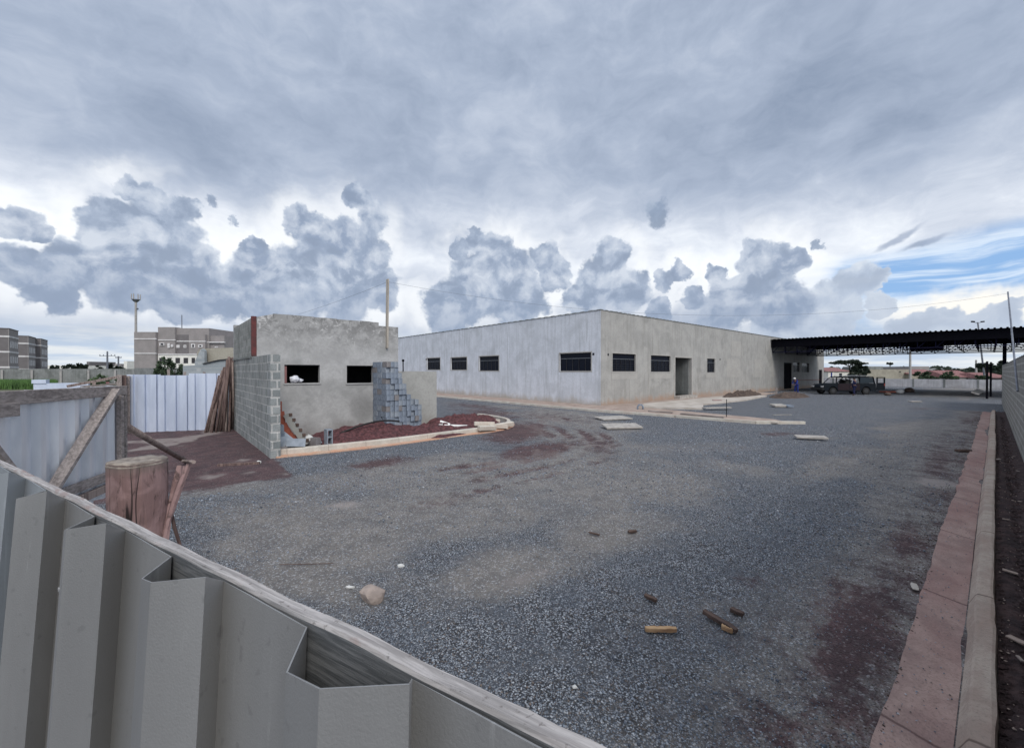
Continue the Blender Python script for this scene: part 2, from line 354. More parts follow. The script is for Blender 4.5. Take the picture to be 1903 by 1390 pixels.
def woodmat(name, c1, c2, c3, along='x', rough=.9, grain=38, spots=.5, bstr=.5):
    m, n, b = newmat(name); co = OC(n)
    sc = {'x': (.06, 1, 1), 'y': (1, .06, 1), 'z': (1, 1, .06)}[along]
    g = n.noise(n.mapping(co, sc), grain, 6, .65, dist=.3); g2 = n.noise(n.mapping(co, sc), grain * .25, 4, .6)
    c = n.mix(n.ramp(g, .38, .64), c1, c2); c = n.mix(n.m('MULTIPLY', n.ramp(g2, .52, .68), .5), c, c3)
    sp = n.noise(n.mapping(co, tuple(max(x, .3) for x in sc)), 9, 4, .6); c = n.mix(n.m('MULTIPLY', n.ramp(sp, .56, .68), spots), c, c3)
    n.put(b.inputs['Base Color'], c); b.inputs['Roughness'].default_value = rough; b.inputs['Specular IOR Level'].default_value = .15
    bump(n, b, g, bstr, .004); return m

mt_white = plaster('primed_render', (.62, .645, .70), (.52, .545, .59), (.46, .48, .515), streak=.50, cstreak=(.33, .345, .36), basedirt=.75, dirt=(.36, .31, .25))
mt_beige = plaster('raw_render', (.39, .385, .37), (.32, .318, .308), (.26, .26, .25), streak=.40, cstreak=(.21, .20, .185), basedirt=.85, dirt=(.34, .24, .18))
mt_repair = plaster('patch_render', (.40, .39, .37), (.35, .34, .325), (.31, .305, .29), patches=False)
mt_hut = plaster('hut_render', (.43, .43, .43), (.34, .34, .34), (.27, .275, .27), basedirt=.7, dirt=(.20, .18, .17), topdark=(4.2, .85, 1.7), sc=1.5)
mt_hutlow = plaster('low_wall_render', (.38, .38, .365), (.32, .32, .305), (.27, .27, .25), basedirt=.4, dirt=(.2, .17, .14))
mt_block = blockmat('concrete_blockwork', (.20, .215, .215), (.29, .30, .295), (.38, .385, .375), bh=.22, bw=.31, mort=.018)
mt_block_upper = blockmat('rough_blockwork', (.22, .23, .22), (.29, .30, .29), (.30, .30, .29), bh=.2, stain=.7)
mt_block_right = blockmat('boundary_blockwork', (.27, .26, .24), (.33, .32, .295), (.45, .44, .41), bh=.2, mort=.030, stain=.35, bstr=1.4)
mt_pier = blockmat('pier_blockwork', (.20, .22, .225), (.36, .38, .38), (.48, .48, .47), bh=.22, bw=.24, mort=.022, stain=.35)
mt_farwall = plaster('far_wall_render', (.24, .25, .25), (.17, .18, .18), (.11, .12, .115), streak=.5, cstreak=(.09, .10, .09))
mt_farblock = blockmat('neighbour_blockwork', (.27, .30, .32), (.33, .36, .38), (.36, .38, .39), bh=.2, stain=.2)
mt_farwhite = plaster('far_white_render', (.52, .52, .54), (.42, .42, .44), (.34, .33, .33), streak=.5, cstreak=(.26, .25, .26))
mt_looseblock = basic('cast_block', (.235, .275, .335), (.16, .19, .24), 5, .95, bs=60, bstr=.5, bd=.006)
mt_looseblock2 = basic('cast_block_pale', (.29, .325, .375), (.21, .24, .28), 5, .95, bs=60, bstr=.5, bd=.006)
mt_looseblock3 = basic('cast_block_brown', (.23, .22, .225), (.18, .17, .175), 5, .95, bs=60, bstr=.5, bd=.006)
mt_terra = basic('terracotta', (.36, .11, .07), (.25, .08, .06), 6, .85, bs=50, bstr=.4)
mt_redpaint = basic('oxide_column', (.13, .040, .040), (.085, .035, .035), 8, .8, bs=40)
mt_board = woodmat('weathered_board', (.52, .49, .47), (.34, .32, .31), (.20, .165, .16), 'x', grain=60, spots=.6, bstr=.6)
mt_boardside = woodmat('board_face', (.16, .165, .17), (.08, .085, .09), (.05, .05, .05), 'x', grain=30, spots=.3)
mt_greywood = woodmat('grey_timber', (.34, .30, .285), (.21, .185, .175), (.12, .10, .095), 'y', grain=34)
mt_greywoodx = woodmat('grey_timber_long', (.30, .27, .255), (.18, .16, .15), (.09, .075, .07), 'x', grain=30)
mt_polewood = woodmat('prop_pole_bark', (.20, .145, .13), (.095, .065, .062), (.05, .032, .034), 'z', grain=26)
mt_polepale = woodmat('prop_pole_pale', (.32, .26, .235), (.20, .155, .14), (.10, .075, .07), 'z', grain=26)
mt_newwood = woodmat('pale_plank', (.44, .40, .35), (.33, .30, .26), (.22, .19, .16), 'z', grain=24, spots=.2)
mt_chip = woodmat('yellow_offcut', (.50, .34, .20), (.36, .22, .12), (.16, .09, .06), 'x', grain=40, spots=.4)
mt_darkchip = woodmat('dark_offcut', (.13, .09, .075), (.07, .05, .045), (.03, .022, .02), 'x', grain=40)
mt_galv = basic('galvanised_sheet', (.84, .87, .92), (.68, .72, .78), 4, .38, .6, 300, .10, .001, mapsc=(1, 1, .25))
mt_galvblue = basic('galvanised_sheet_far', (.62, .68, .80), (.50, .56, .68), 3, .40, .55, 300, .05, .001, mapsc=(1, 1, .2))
def gatepaint(name, c, orange):
    m, n, b = newmat(name); co = OC(n)
    v = n.noise(n.mapping(co, (1, 1, .25)), 6, 5, .6); cc = n.mix(n.ramp(v, .35, .68), c, tuple(x * .82 for x in c))
    sc = n.noise(n.mapping(co, (60, 60, .8)), 1.0, 4, .7); cc = n.mix(n.m('MULTIPLY', n.ramp(sc, .62, .72), .30), cc, tuple(min(1, x * 1.6) for x in c))
    dr = n.noise(co, 60, 2, .5); cc = n.mix(n.m('MULTIPLY', n.ramp(dr, .66, .74), .35), cc, tuple(x * .55 for x in c))
    n.put(b.inputs['Base Color'], cc); b.inputs['Roughness'].default_value = .42; b.inputs['Metallic'].default_value = .5; b.inputs['Specular IOR Level'].default_value = .5
    p = bump(n, b, n.noise(co, 420, 3, .55), orange, .0016); return m
mt_gate = gatepaint('grey_painted_sheet', (.32, .318, .315), .22)
mt_gate2 = gatepaint('bare_zinc_sheet', (.36, .385, .41), .18)
mt_stumpside = None
def stump():
    m, n, b = newmat('red_stained_post'); co = OC(n); z = n.sep(co)[2]
    g = n.noise(n.mapping(co, (1, 1, .09)), 46, 6, .65, dist=.5)
    c = n.mix(n.ramp(n.noise(co, 9, 5, .6, dist=.6), .42, .60), (.31, .205, .20), (.215, .135, .13))
    kn = n.ramp(n.noise(n.mapping(co, (1, 1, .5)), 12, 6, .7, dist=1.6), .56, .66); c = n.mix(n.m('MULTIPLY', kn, .8), c, (.075, .05, .048))
    ck = n.noise(n.mapping(co, (1, 1, .05)), 13, 2, .5, dist=.5); crk = n.m('ABSOLUTE', n.m('SUBTRACT', ck, .5))
    c = n.mix(n.ramp(crk, .006, .001), c, (.02, .012, .012))
    topz = n.m('ADD', z, n.m('MULTIPLY', n.noise(co, 20, 4, .6), .04)); c = n.mix(n.m('MULTIPLY', n.ramp(topz, 1.80, 1.86), .6), c, (.16, .14, .12))
    n.put(b.inputs['Base Color'], c); b.inputs['Roughness'].default_value = .85
    bump(n, b, n.m('ADD', g, n.m('MULTIPLY', n.ramp(crk, 0, .03), 1.5)), .8, .006); return m
mt_stump = stump()
mt_stumptop = basic('sawn_post_top', (.33, .29, .25), (.16, .135, .12), 16, .95, bs=55, bstr=.9, bd=.006)
mt_soil = basic('red_soil', (.150, .064, .068), (.070, .034, .038), 9, 1.0, bs=16, bstr=1.0, bd=.06, speck=.6)
mt_soil2 = basic('brown_soil', (.115, .085, .07), (.065, .048, .042), 4, 1.0, bs=9, bstr=1.0, bd=.06, speck=.5)
mt_strip = basic('dark_strip_soil', (.075, .048, .046), (.036, .025, .026), 6, 1.0, bs=14, bstr=1.0, bd=.05, speck=.6)
def kerbmat(name, ca, cb, cj, pitch, axis=0, red=.0, redc=(.34, .16, .12)):
    m, n, b = newmat(name); co = OC(n); s = n.sep(co)
    c = n.mix(n.ramp(n.noise(co, 2.4, 7, .65, dist=.5), .38, .62), ca, cb)
    if red: c = n.mix(n.m('MULTIPLY', n.ramp(n.noise(n.mapping(co, (.35, 1, 1)), 1.6, 5, .6), .40, .62), red), c, redc)
    c = n.mix(n.m('MULTIPLY', n.ramp(n.noise(co, 45, 4, .65), .48, .66), .5), c, tuple(x * .55 for x in ca))
    fr = n.m('ABSOLUTE', n.m('SUBTRACT', n.m('FRACT', n.m('DIVIDE', n.m('ADD', s[axis], n.m('MULTIPLY', n.noise(co, 8, 2, .5), .03)), pitch)), .5))
    c = n.mix(n.m('MULTIPLY', n.ramp(fr, .008, .002), .75), c, cj)
    n.put(b.inputs['Base Color'], c); b.inputs['Roughness'].default_value = .95; b.inputs['Specular IOR Level'].default_value = .15
    bump(n, b, n.m('ADD', n.noise(co, 55, 5, .65), n.m('MULTIPLY', n.ramp(fr, .003, .012), .8)), .9, .008); return m
mt_gutter = kerbmat('gutter_concrete', (.42, .305, .27), (.31, .22, .20), (.10, .06, .06), 2.3, 0, .40, (.29, .15, .14))
mt_kerbr = kerbmat('kerb_concrete', (.47, .40, .34), (.37, .30, .255), (.10, .07, .06), 2.3, 0, .35, (.32, .20, .16))
mt_kerb = kerbmat('pale_kerb', (.58, .55, .49), (.47, .44, .39), (.25, .2, .17), 1.0, 0, .25, (.50, .34, .27))
mt_kerbfoot = kerbmat('orange_kerb_foot', (.55, .32, .22), (.50, .38, .30), (.25, .2, .17), 1.0, 0, .5, (.48, .25, .17))
mt_path = basic('sandy_footpath', (.40, .32, .275), (.29, .225, .19), 1.6, .95, bs=25, bstr=.6, bd=.01, detail=8, speck=.3)
mt_pathpale = basic('pale_concrete_path', (.50, .46, .42), (.38, .34, .30), 1.3, .95, bs=25, bstr=.5, bd=.01, detail=8)
mt_slab = basic('pale_slab', (.42, .395, .365), (.30, .28, .26), 5, .9, bs=40, bstr=.4)
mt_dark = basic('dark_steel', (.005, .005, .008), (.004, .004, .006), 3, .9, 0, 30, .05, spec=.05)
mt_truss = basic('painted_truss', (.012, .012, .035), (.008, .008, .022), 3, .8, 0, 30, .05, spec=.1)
mt_frame = basic('bronze_window_frame', (.035, .035, .04), (.025, .025, .03), 5, .4, .4, 40, .05)
mt_rail = basic('window_bar', (.16, .17, .19), (.12, .13, .14), 5, .4, .5, 40, .05)
def glass(name, c):
    m, n, b = newmat(name); n.put(b.inputs['Base Color'], c); b.inputs['Roughness'].default_value = .2; b.inputs['Specular IOR Level'].default_value = .10; return m
mt_pane = glass('dark_pane', (.006, .008, .016))
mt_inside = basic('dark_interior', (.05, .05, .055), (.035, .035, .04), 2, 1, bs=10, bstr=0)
mt_leaf = basic('foliage', (.055, .085, .045), (.030, .048, .030), 2, .8, bs=20, bstr=0, lo=.4, hi=.6)
mt_leafpale = basic('foliage_pale', (.080, .125, .055), (.045, .075, .04), 2, .8, bs=20, bstr=0)
mt_leafdark = basic('foliage_dark', (.028, .040, .028), (.016, .024, .018), 2, .9, bs=20, bstr=0)
mt_bark = basic('bark', (.10, .08, .065), (.06, .05, .04), 6, .95, bs=30, bstr=.6)
mt_grass = basic('weed_grass', (.10, .19, .055), (.06, .115, .04), .8, .9, bs=20, bstr=0)
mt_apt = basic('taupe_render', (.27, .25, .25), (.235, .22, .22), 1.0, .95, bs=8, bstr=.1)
mt_aptdark = basic('taupe_dark_and_shaded', (.165, .155, .16), (.145, .135, .14), 1.0, .95, bs=8, bstr=.1)  # darker taupe copy: shade put into the colour of side and recessed walls
mt_aptband = basic('white_band', (.62, .61, .62), (.52, .51, .52), 1, .9, bs=8, bstr=0)
mt_whitewall = basic('white_render', (.72, .71, .67), (.60, .59, .56), 1, .9, bs=8, bstr=.1)
mt_tan = plaster('tan_render', (.34, .32, .27), (.27, .25, .21), (.22, .20, .17), basedirt=0)
mt_pinkroof = basic('clay_roof', (.26, .13, .125), (.18, .09, .09), 2, .9, bs=8, bstr=.3, mapsc=(1, 3, 1))
mt_concpole = basic('concrete_pole', (.36, .35, .34), (.28, .27, .27), 3, .9, bs=10, bstr=.1)
mt_steelpole = basic('steel_pole', (.20, .21, .24), (.13, .14, .17), 3, .5, .4, 10, .05)
mt_pvc = basic('white_pvc', (.80, .80, .79), (.70, .70, .69), 5, .4, bs=10, bstr=0)
mt_hose = basic('black_hose', (.012, .012, .014), (.02, .02, .02), 5, .5, bs=10, bstr=0)
mt_bag = basic('white_plastic', (.78, .79, .84), (.60, .62, .70), 20, .5, bs=25, bstr=.8, bd=.02)
mt_carpaint = basic('dark_green_paint', (.007, .010, .015), (.005, .008, .012), 3, .6, .0, 10, 0, spec=.15)
mt_carred = basic('dark_maroon_paint', (.022, .014, .018), (.018, .012, .015), 3, .6, 0, 10, 0, spec=.15)
mt_carglass = glass('car_glass', (.03, .04, .05))
mt_tyre = basic('tyre_rubber', (.012, .012, .012), (.02, .02, .02), 3, .8, bs=10, bstr=0)
mt_rim = basic('wheel_rim', (.08, .08, .085), (.06, .06, .06), 3, .4, .6, 10, 0)
mt_chrome = basic('roof_trim', (.40, .42, .45), (.3, .32, .35), 3, .35, .6, 10, 0)
mt_lamp = basic('lamp_lens', (.25, .04, .03), (.2, .03, .03), 3, .3, bs=10, bstr=0)
mt_lampw = basic('headlamp_lens', (.5, .5, .5), (.4, .4, .4), 3, .2, bs=10, bstr=0)
mt_seat = basic('car_interior', (.03, .03, .03), (.02, .02, .02), 3, .9, bs=10, bstr=0)
mt_bluecloth = basic('blue_workwear', (.018, .035, .20), (.012, .022, .13), 6, .9, bs=30, bstr=.2)
mt_navy = basic('navy_workwear', (.012, .016, .06), (.01, .012, .04), 6, .9, bs=30, bstr=.2)
mt_skin = basic('skin', (.24, .13, .085), (.20, .11, .07), 6, .6, bs=30, bstr=0)
mt_cap = basic('white_helmet', (.7, .7, .7), (.6, .6, .6), 6, .5, bs=30, bstr=0)
mt_hair = basic('dark_hair', (.012, .01, .01), (.02, .018, .016), 6, .7, bs=30, bstr=0)
mt_shoe = basic('work_boot', (.02, .017, .015), (.03, .025, .02), 6, .7, bs=30, bstr=0)
mt_rock = basic('tan_rock', (.36, .30, .265), (.25, .21, .19), 7, .95, bs=35, bstr=.9, bd=.01)
mt_white = mt_white
mt_chalk = basic('chalky_stone', (.62, .62, .60), (.5, .5, .49), 9, .9, bs=40, bstr=.5)
mt_wire = basic('thin_wire', (.14, .15, .17), (.12, .13, .15), 3, .6, bs=10, bstr=0)
mt_screw = basic('screw_steel', (.75, .76, .78), (.6, .6, .6), 3, .3, .8, 10, 0)
# ------------------------------------------------------------------ ground sheet (soil patches stored per vertex)
def to_px(x, y, z=0.0):
    dx, dy, dz = x, y, z - H
    zc = dx * _f.x + dy * _f.y + dz * _f.z
    xc = dx * CR.x + dy * CR.y
    yc = dx * _u.x + dy * _u.y + dz * _u.z
    zc = np.where(zc < .05, .05, zc)
    return CX + F * xc / zc, CY - F * yc / zc
def axis_vals(lo, hi, step, near_lo, near_hi, grow=1.16):
    v = list(np.arange(near_lo, near_hi + 1e-6, step)); s = step
    while v[-1] < hi: s *= grow; v.append(v[-1] + s)
    s = step
    while v[0] > lo: s *= grow; v.insert(0, v[0] - s)
    return np.array(v)
def vnoise(x, y, sc, seed=0, octv=4):
    rs = np.random.RandomState(seed); out = np.zeros_like(x); amp = 1.0; tot = 0
    for o in range(octv):
        g = rs.rand(256, 256); fx_ = x * sc; fy_ = y * sc; ix = np.floor(fx_).astype(int); iy = np.floor(fy_).astype(int)
        tx = fx_ - ix; ty = fy_ - iy; tx = tx * tx * (3 - 2 * tx); ty = ty * ty * (3 - 2 * ty)
        a = g[ix % 256, iy % 256]; b = g[(ix + 1) % 256, iy % 256]; c = g[ix % 256, (iy + 1) % 256]; d = g[(ix + 1) % 256, (iy + 1) % 256]
        out += amp * ((a * (1 - tx) + b * tx) * (1 - ty) + (c * (1 - tx) + d * tx) * ty); tot += amp; amp *= .55; sc *= 2.03
    return out / tot
# (px, py, rx, ry, tilt, weight) in the photograph's ground, turned into ground positions below
RED = [(1590, 1180, 90, 90, .2, .8), (1690, 1010, 50, 50, .3, .75), (1580, 1330, 90, 70, .1, .7), (1745, 860, 40, 60, .4, .6), (960, 805, 55, 22, -.1, 1),
       (1000, 836, 60, 14, -.1, 1.1), (1110, 828, 40, 20, .2, .6), (905, 770, 60, 12, .1, .7), (880, 755, 60, 6, .1, .6), (360, 835, 120, 34, 0, 1.4), (260, 825, 80, 40, 0, 1.4), (455, 815, 50, 22, 0, 1.0), (700, 862, 70, 8, -.1, .9),
       (380, 892, 60, 16, -.1, .8), (1440, 807, 40, 4, 0, .7), (1020, 775, 90, 10, .1, .5), (560, 1048, 45, 6, -.05, .9), (1390, 1080, 50, 14, 0, .5), (1450, 1180, 60, 40, .2, .5), (1560, 1235, 60, 40, 0, 1), (1710, 760, 30, 3, 0, .5), (1800, 780, 30, 14, 0, .5), (820, 935, 70, 10, -.2, .5), (1000, 1180, 60, 18, 0, .25), (1480, 1360, 90, 40, 0, .7)]
BRN = [(640, 1000, 170, 60, -.1, 1), (800, 960, 190, 50, -.1, .9), (960, 1060, 130, 50, -.2, .9), (1110, 1000, 120, 45, -.2, .7), (560, 1075, 120, 40, .1, .8), (1150, 900, 190, 40, -.05, .7), (1010, 880, 200, 40, -.1, .7),
       (1700, 880, 90, 60, -.2, 1), (1720, 800, 80, 18, -.1, .9), (1650, 940, 60, 40, .3, .7), (1560, 870, 90, 20, -.2, .6), (1430, 1300, 160, 80, 0, .6), (1350, 1130, 120, 40, 0, .35), (1680, 1100, 100, 90, .2, 1), (1640, 1300, 120, 110, 0, .9),
       (1060, 780, 110, 16, .15, .7), (1080, 815, 120, 18, .1, .7), (760, 880, 170, 22, -.15, .7), (460, 905, 120, 18, -.1, .5), (480, 960, 100, 30, 0, .5), (1200, 830, 160, 14, 0, .4), (960, 920, 60, 25, 0, .4), (1780, 730, 70, 8, 0, .7)]
PALE = [(640, 942, 30, 7, -.1, 1), (1740, 898, 38, 9, .1, 1.2), (970, 1075, 80, 22, -.2, .6), (1010, 940, 60, 10, -.1, .4), (800, 862, 30, 4, 0, .6), (1620, 800, 40, 4, 0, .5), (1700, 822, 60, 5, -.1, .6), (1590, 905, 50, 8, -.2, .4), (1000, 805, 40, 5, .2, .5), (1230, 985, 40, 10, 0, .3), (340, 830, 25, 5, 0, .5), (430, 842, 35, 5, 0, .4)]
def field(px, py, lst, wob):
    o = np.zeros_like(px)
    for (cx, cy, rx_, ry_, tl, w) in lst:
        dx = px - cx; dy = py - cy; s_, c_ = math.sin(tl), math.cos(tl)
        u = (dx * c_ + dy * s_) / rx_; v = (-dx * s_ + dy * c_) / ry_
        o = np.maximum(o, w * np.exp(-(u * u + v * v) * np.maximum(.75 + wob, .32)))
    return np.clip(o, 0, 1)
gxs = axis_vals(-2500, 4500, .13, -9.0, 36.0); gys = axis_vals(-2500, 4500, .13, -1.0, 26.0)
GX, GY = np.meshgrid(gxs, gys, indexing='ij'); gx = GX.ravel(); gy = GY.ravel()
dist = np.hypot(gx, gy)
RUTS = []
for ln_ in ([(880, 762), (960, 781), (1015, 803), (1035, 822), (1010, 842), (930, 858), (820, 874)], [(900, 758), (985, 777), (1045, 799), (1066, 822), (1040, 845), (950, 866), (820, 888)], [(1000, 772), (1075, 795), (1105, 822), (1085, 848), (1000, 873), (860, 900)], [(1030, 772), (1110, 798), (1145, 828), (1120, 860), (1020, 890), (860, 920)]):
    q_ = [G(a, b) for a, b in ln_]
    for _ in range(3): q_ = [q_[0]] + [w for i in range(len(q_) - 1) for w in (q_[i].lerp(q_[i + 1], .25), q_[i].lerp(q_[i + 1], .75))] + [q_[-1]]
    RUTS.append([(v.x, v.y) for v in q_])
def rut(x, y, w):
    x = np.asarray(x, float); y = np.asarray(y, float); out = np.zeros_like(x); sel = (x > 4) & (x < 24) & (y > 6) & (y < 26)
    if not np.any(sel): return out
    X_ = x[sel] if x.ndim else x; Y_ = y[sel] if y.ndim else y; wob_ = (vnoise(np.atleast_1d(X_), np.atleast_1d(Y_), .9, 9, 3) - .5) * .35; o = np.zeros_like(np.atleast_1d(X_))
    for ln_ in RUTS:
        d2 = np.full_like(o, 99.0)
        for (ax, ay), (bx, by) in zip(ln_, ln_[1:]):
            dx, dy = bx - ax, by - ay; t = np.clip(((X_ - ax) * dx + (Y_ - ay) * dy) / (dx * dx + dy * dy + 1e-9), 0, 1); d2 = np.minimum(d2, np.hypot(X_ - ax - t * dx, Y_ - ay - t * dy))
        o = np.maximum(o, np.exp(-((d2 + wob_) / w) ** 2))
    if x.ndim: out[sel] = o
    else: out = o[0]
    return out
def ground_z(x, y):
    x = np.asarray(x, float); y = np.asarray(y, float); d = np.hypot(x, y)
    amp = np.clip(1.2 - d / 60, 0, 1) * .045
    z = (vnoise(x, y, .45, 3, 4) - .5) * amp
    # wheel ruts sweeping round the end of the kerbed island
    z = z - .07 * rut(x, y, .12) + .045 * rut(x, y, .30)
    return z
gz = ground_z(gx, gy)
ppx, ppy = to_px(gx, gy)
front = (gx * CF.x + gy * CF.y) > .8
wob = (vnoise(gx, gy, 1.1, 5, 5) - .5) * 2.2
red = field(ppx, ppy, RED, wob) * front; brn = field(ppx, ppy, BRN, (vnoise(gx, gy, .8, 7, 5) - .5) * 2.2) * front; pal = field(ppx, ppy, PALE, (vnoise(gx, gy, 2.0, 8, 4) - .5) * 2.4) * front
red = np.maximum(red, .72 * rut(gx, gy, .20) * np.clip((vnoise(gx, gy, .55, 12, 4) - .33) * 3.2, 0, 1)); pal = np.maximum(pal, .55 * rut(gx, gy, .55) * np.clip((vnoise(gx, gy, .8, 15, 4) - .48) * 6, 0, 1))
gut = np.exp(-np.clip((gy - .45) / .9, 0, 9) ** 1.3) * (gx > 0) * (gx < 34) * (gy < 4)
brn = np.maximum(brn, gut * .85); red = np.maximum(red, gut * .45 * (.5 + vnoise(gx, gy, 1.5, 14, 3)))
yl = gy - 9.4 + (gx - 2.1) * .10 + (vnoise(gx, gy, 1.2, 17, 4) - .5) * 1.3; yard = np.clip(yl / .5 + .5, 0, 1) * (gx < 2.1) * (dist < 23); red = np.maximum(red, yard * .95); pal = np.maximum(pal, yard * .85 * np.clip((vnoise(gx, gy, .7, 23, 4) - .55) * 8, 0, 1)); red = np.where(gx > 2.1, red, np.maximum(red * (gy > 7.5), yard * .95))
green = np.clip((dist - 75) / 30, 0, 1) * .7; green = np.maximum(green, ((gx < -6) & (dist > 17)) * .9)
nx, ny = len(gxs), len(gys)
idx = np.arange(nx * ny).reshape(nx, ny)
quads = np.stack([idx[:-1, :-1], idx[1:, :-1], idx[1:, 1:], idx[:-1, 1:]], -1).reshape(-1, 4)
me = bpy.data.meshes.new('ground'); me.vertices.add(nx * ny); me.vertices.foreach_set('co', np.stack([gx, gy, gz], -1).ravel())
me.loops.add(quads.size); me.loops.foreach_set('vertex_index', quads.ravel().astype(np.int32))
me.polygons.add(len(quads)); me.polygons.foreach_set('loop_start', np.arange(0, quads.size, 4, dtype=np.int32)); me.polygons.foreach_set('loop_total', np.full(len(quads), 4, np.int32))
me.update(calc_edges=True); me.polygons.foreach_set('use_smooth', [True] * len(quads))
at = me.color_attributes.new('soil', 'FLOAT_COLOR', 'POINT'); at.data.foreach_set('color', np.stack([red, brn, pal, green], -1).astype(np.float32).ravel())
ground = bpy.data.objects.new('ground', me); COL.objects.link(ground); T(ground, kind='structure')
def groundmat():
    m, n, b = newmat('gravel_yard'); co = OC(n)
    a = n.new('ShaderNodeAttribute', attribute_name='soil'); s = n.sep(a.outputs['Color'])
    big = n.noise(co, .35, 6, .65, dist=.6); mid = n.noise(co, 2.4, 6, .68)
    vf = n.new('ShaderNodeTexVoronoi'); n.put(vf.inputs['Vector'], n.v('ADD', co, n.v('SCALE', n.noise(co, 30, 2, .5, color=True), sc=.02))); vf.inputs['Scale'].default_value = 62
    vc = n.sep(vf.outputs['Color']); rnd = vc[0]; dd = vf.outputs['Distance']
    vg = n.new('ShaderNodeTexVoronoi'); n.put(vg.inputs['Vector'], co); vg.inputs['Scale'].default_value = 13; rg = n.sep(vg.outputs['Color'])[1]
    # stones
    stone = n.mix(n.ramp(rnd, .0, 1, smooth=False), (.115, .132, .160), (.56, .60, .66))
    stone = n.mix(n.ramp(rnd, .90, .97), stone, (.66, .69, .73))
    stone = n.mix(n.ramp(vc[1], .80, .95), stone, (.20, .165, .145))
    stone = n.mix(n.ramp(dd, .32, .62), stone, (.028, .030, .036))
    stone = n.mix(n.ramp(mid, .40, .68, 0, .55), stone, (.10, .118, .145))
    # trodden fines
    fine = n.mix(n.ramp(mid, .35, .65), (.305, .280, .252), (.195, .180, .170))
    gr = n.ramp(n.noise(co, 70, 3, .7), .38, .66); fine = n.mix(n.m('MULTIPLY', gr, .55), fine, (.095, .088, .086))
    fine = n.mix(n.m('MULTIPLY', n.ramp(rnd, .80, .95), .8), fine, (.45, .45, .46))
    fine = n.mix(n.m('MULTIPLY', n.ramp(rnd, .5, .25), n.ramp(dd, .35, .2)), fine, (.095, .102, .118))
    rd = n.mix(n.ramp(mid, .36, .64), (.135, .078, .080), (.075, .048, .052))
    rd = n.mix(n.m('MULTIPLY', n.ramp(n.noise(co, 45, 3, .7), .45, .66), .6), rd, (.034, .022, .026))
    rd = n.mix(n.m('MULTIPLY', n.ramp(rnd, .90, .97), .6), rd, (.25, .22, .22))
    pl = (.36, .32, .30)
    fb = n.m('ADD', n.m('ADD', n.m('MULTIPLY', s[1], 1.25), n.m('MULTIPLY', n.m('SUBTRACT', n.noise(co, 9, 4, .7), .5), .8)), n.m('MULTIPLY', n.m('SUBTRACT', n.m('ADD', n.m('MULTIPLY', big, .6), n.m('MULTIPLY', mid, .4)), .5), 1.7))
    c = n.mix(n.ramp(fb, .08, .70, .06, .80), stone, fine)
    fn_ = n.noise(co, 11, 4, .7); fo = n.m('MULTIPLY', n.m('SUBTRACT', fn_, .5), 1.0); rb = n.m('ADD', n.m('ADD', s[0], fo), n.m('MULTIPLY', n.m('SUBTRACT', mid, .5), 1.3)); c = n.mix(n.ramp(rb, .22, .75, 0, .92), c, rd)
    pb = n.m('ADD', s[2], n.m('MULTIPLY', n.m('SUBTRACT', mid, .5), 1.4)); c = n.mix(n.ramp(pb, .35, .95, 0, .7), c, pl)
    gb = n.m('ADD', a.outputs['Alpha'], n.m('MULTIPLY', n.m('SUBTRACT', big, .5), .5)); c = n.mix(n.ramp(gb, .3, .7), c, n.mix(n.ramp(mid, .4, .6), (.075, .115, .05), (.11, .095, .07)))
    n.put(b.inputs['Base Color'], c); b.inputs['Roughness'].default_value = .95; b.inputs['Specular IOR Level'].default_value = .2
    hs = n.m('SUBTRACT', 1.0, n.ramp(dd, .0, .7)); h = n.m('ADD', n.m('MULTIPLY', hs, .9), n.m('MULTIPLY', n.noise(co, 60, 4, .7), .8))
    p = bump(n, b, mid, .6, .05); bump(n, b, h, .9, .014, p); return m
ground.data.materials.append(groundmat())

# ------------------------------------------------------------------ real stones lying on the sheet, near the view
def stonemat():
    m, n, b = newmat('loose_gravel'); g = n.new('ShaderNodeNewGeometry').outputs['Random Per Island']
    r = n.new('ShaderNodeValToRGB'); n.put(r.inputs[0], g); e = r.color_ramp.elements
    e[0].position = 0; e[0].color = (.05, .06, .082, 1); e[1].position = 1; e[1].color = (.60, .62, .66, 1)
    for p_, c_ in ((.35, (.15, .18, .225, 1)), (.60, (.25, .29, .35, 1)), (.80, (.38, .42, .48, 1)), (.86, (.20, .16, .14, 1)), (.93, (.13, .11, .10, 1)), (.975, (.42, .44, .47, 1))): x = e.new(p_); x.color = c_
    n.put(b.inputs['Base Color'], n.mix(n.ramp(n.noise(OC(n), 120, 2, .6), .4, .7, 0, .35), r.outputs[0], (.06, .06, .07))); b.inputs['Roughness'].default_value = .8
    return m
mt_stones = stonemat()
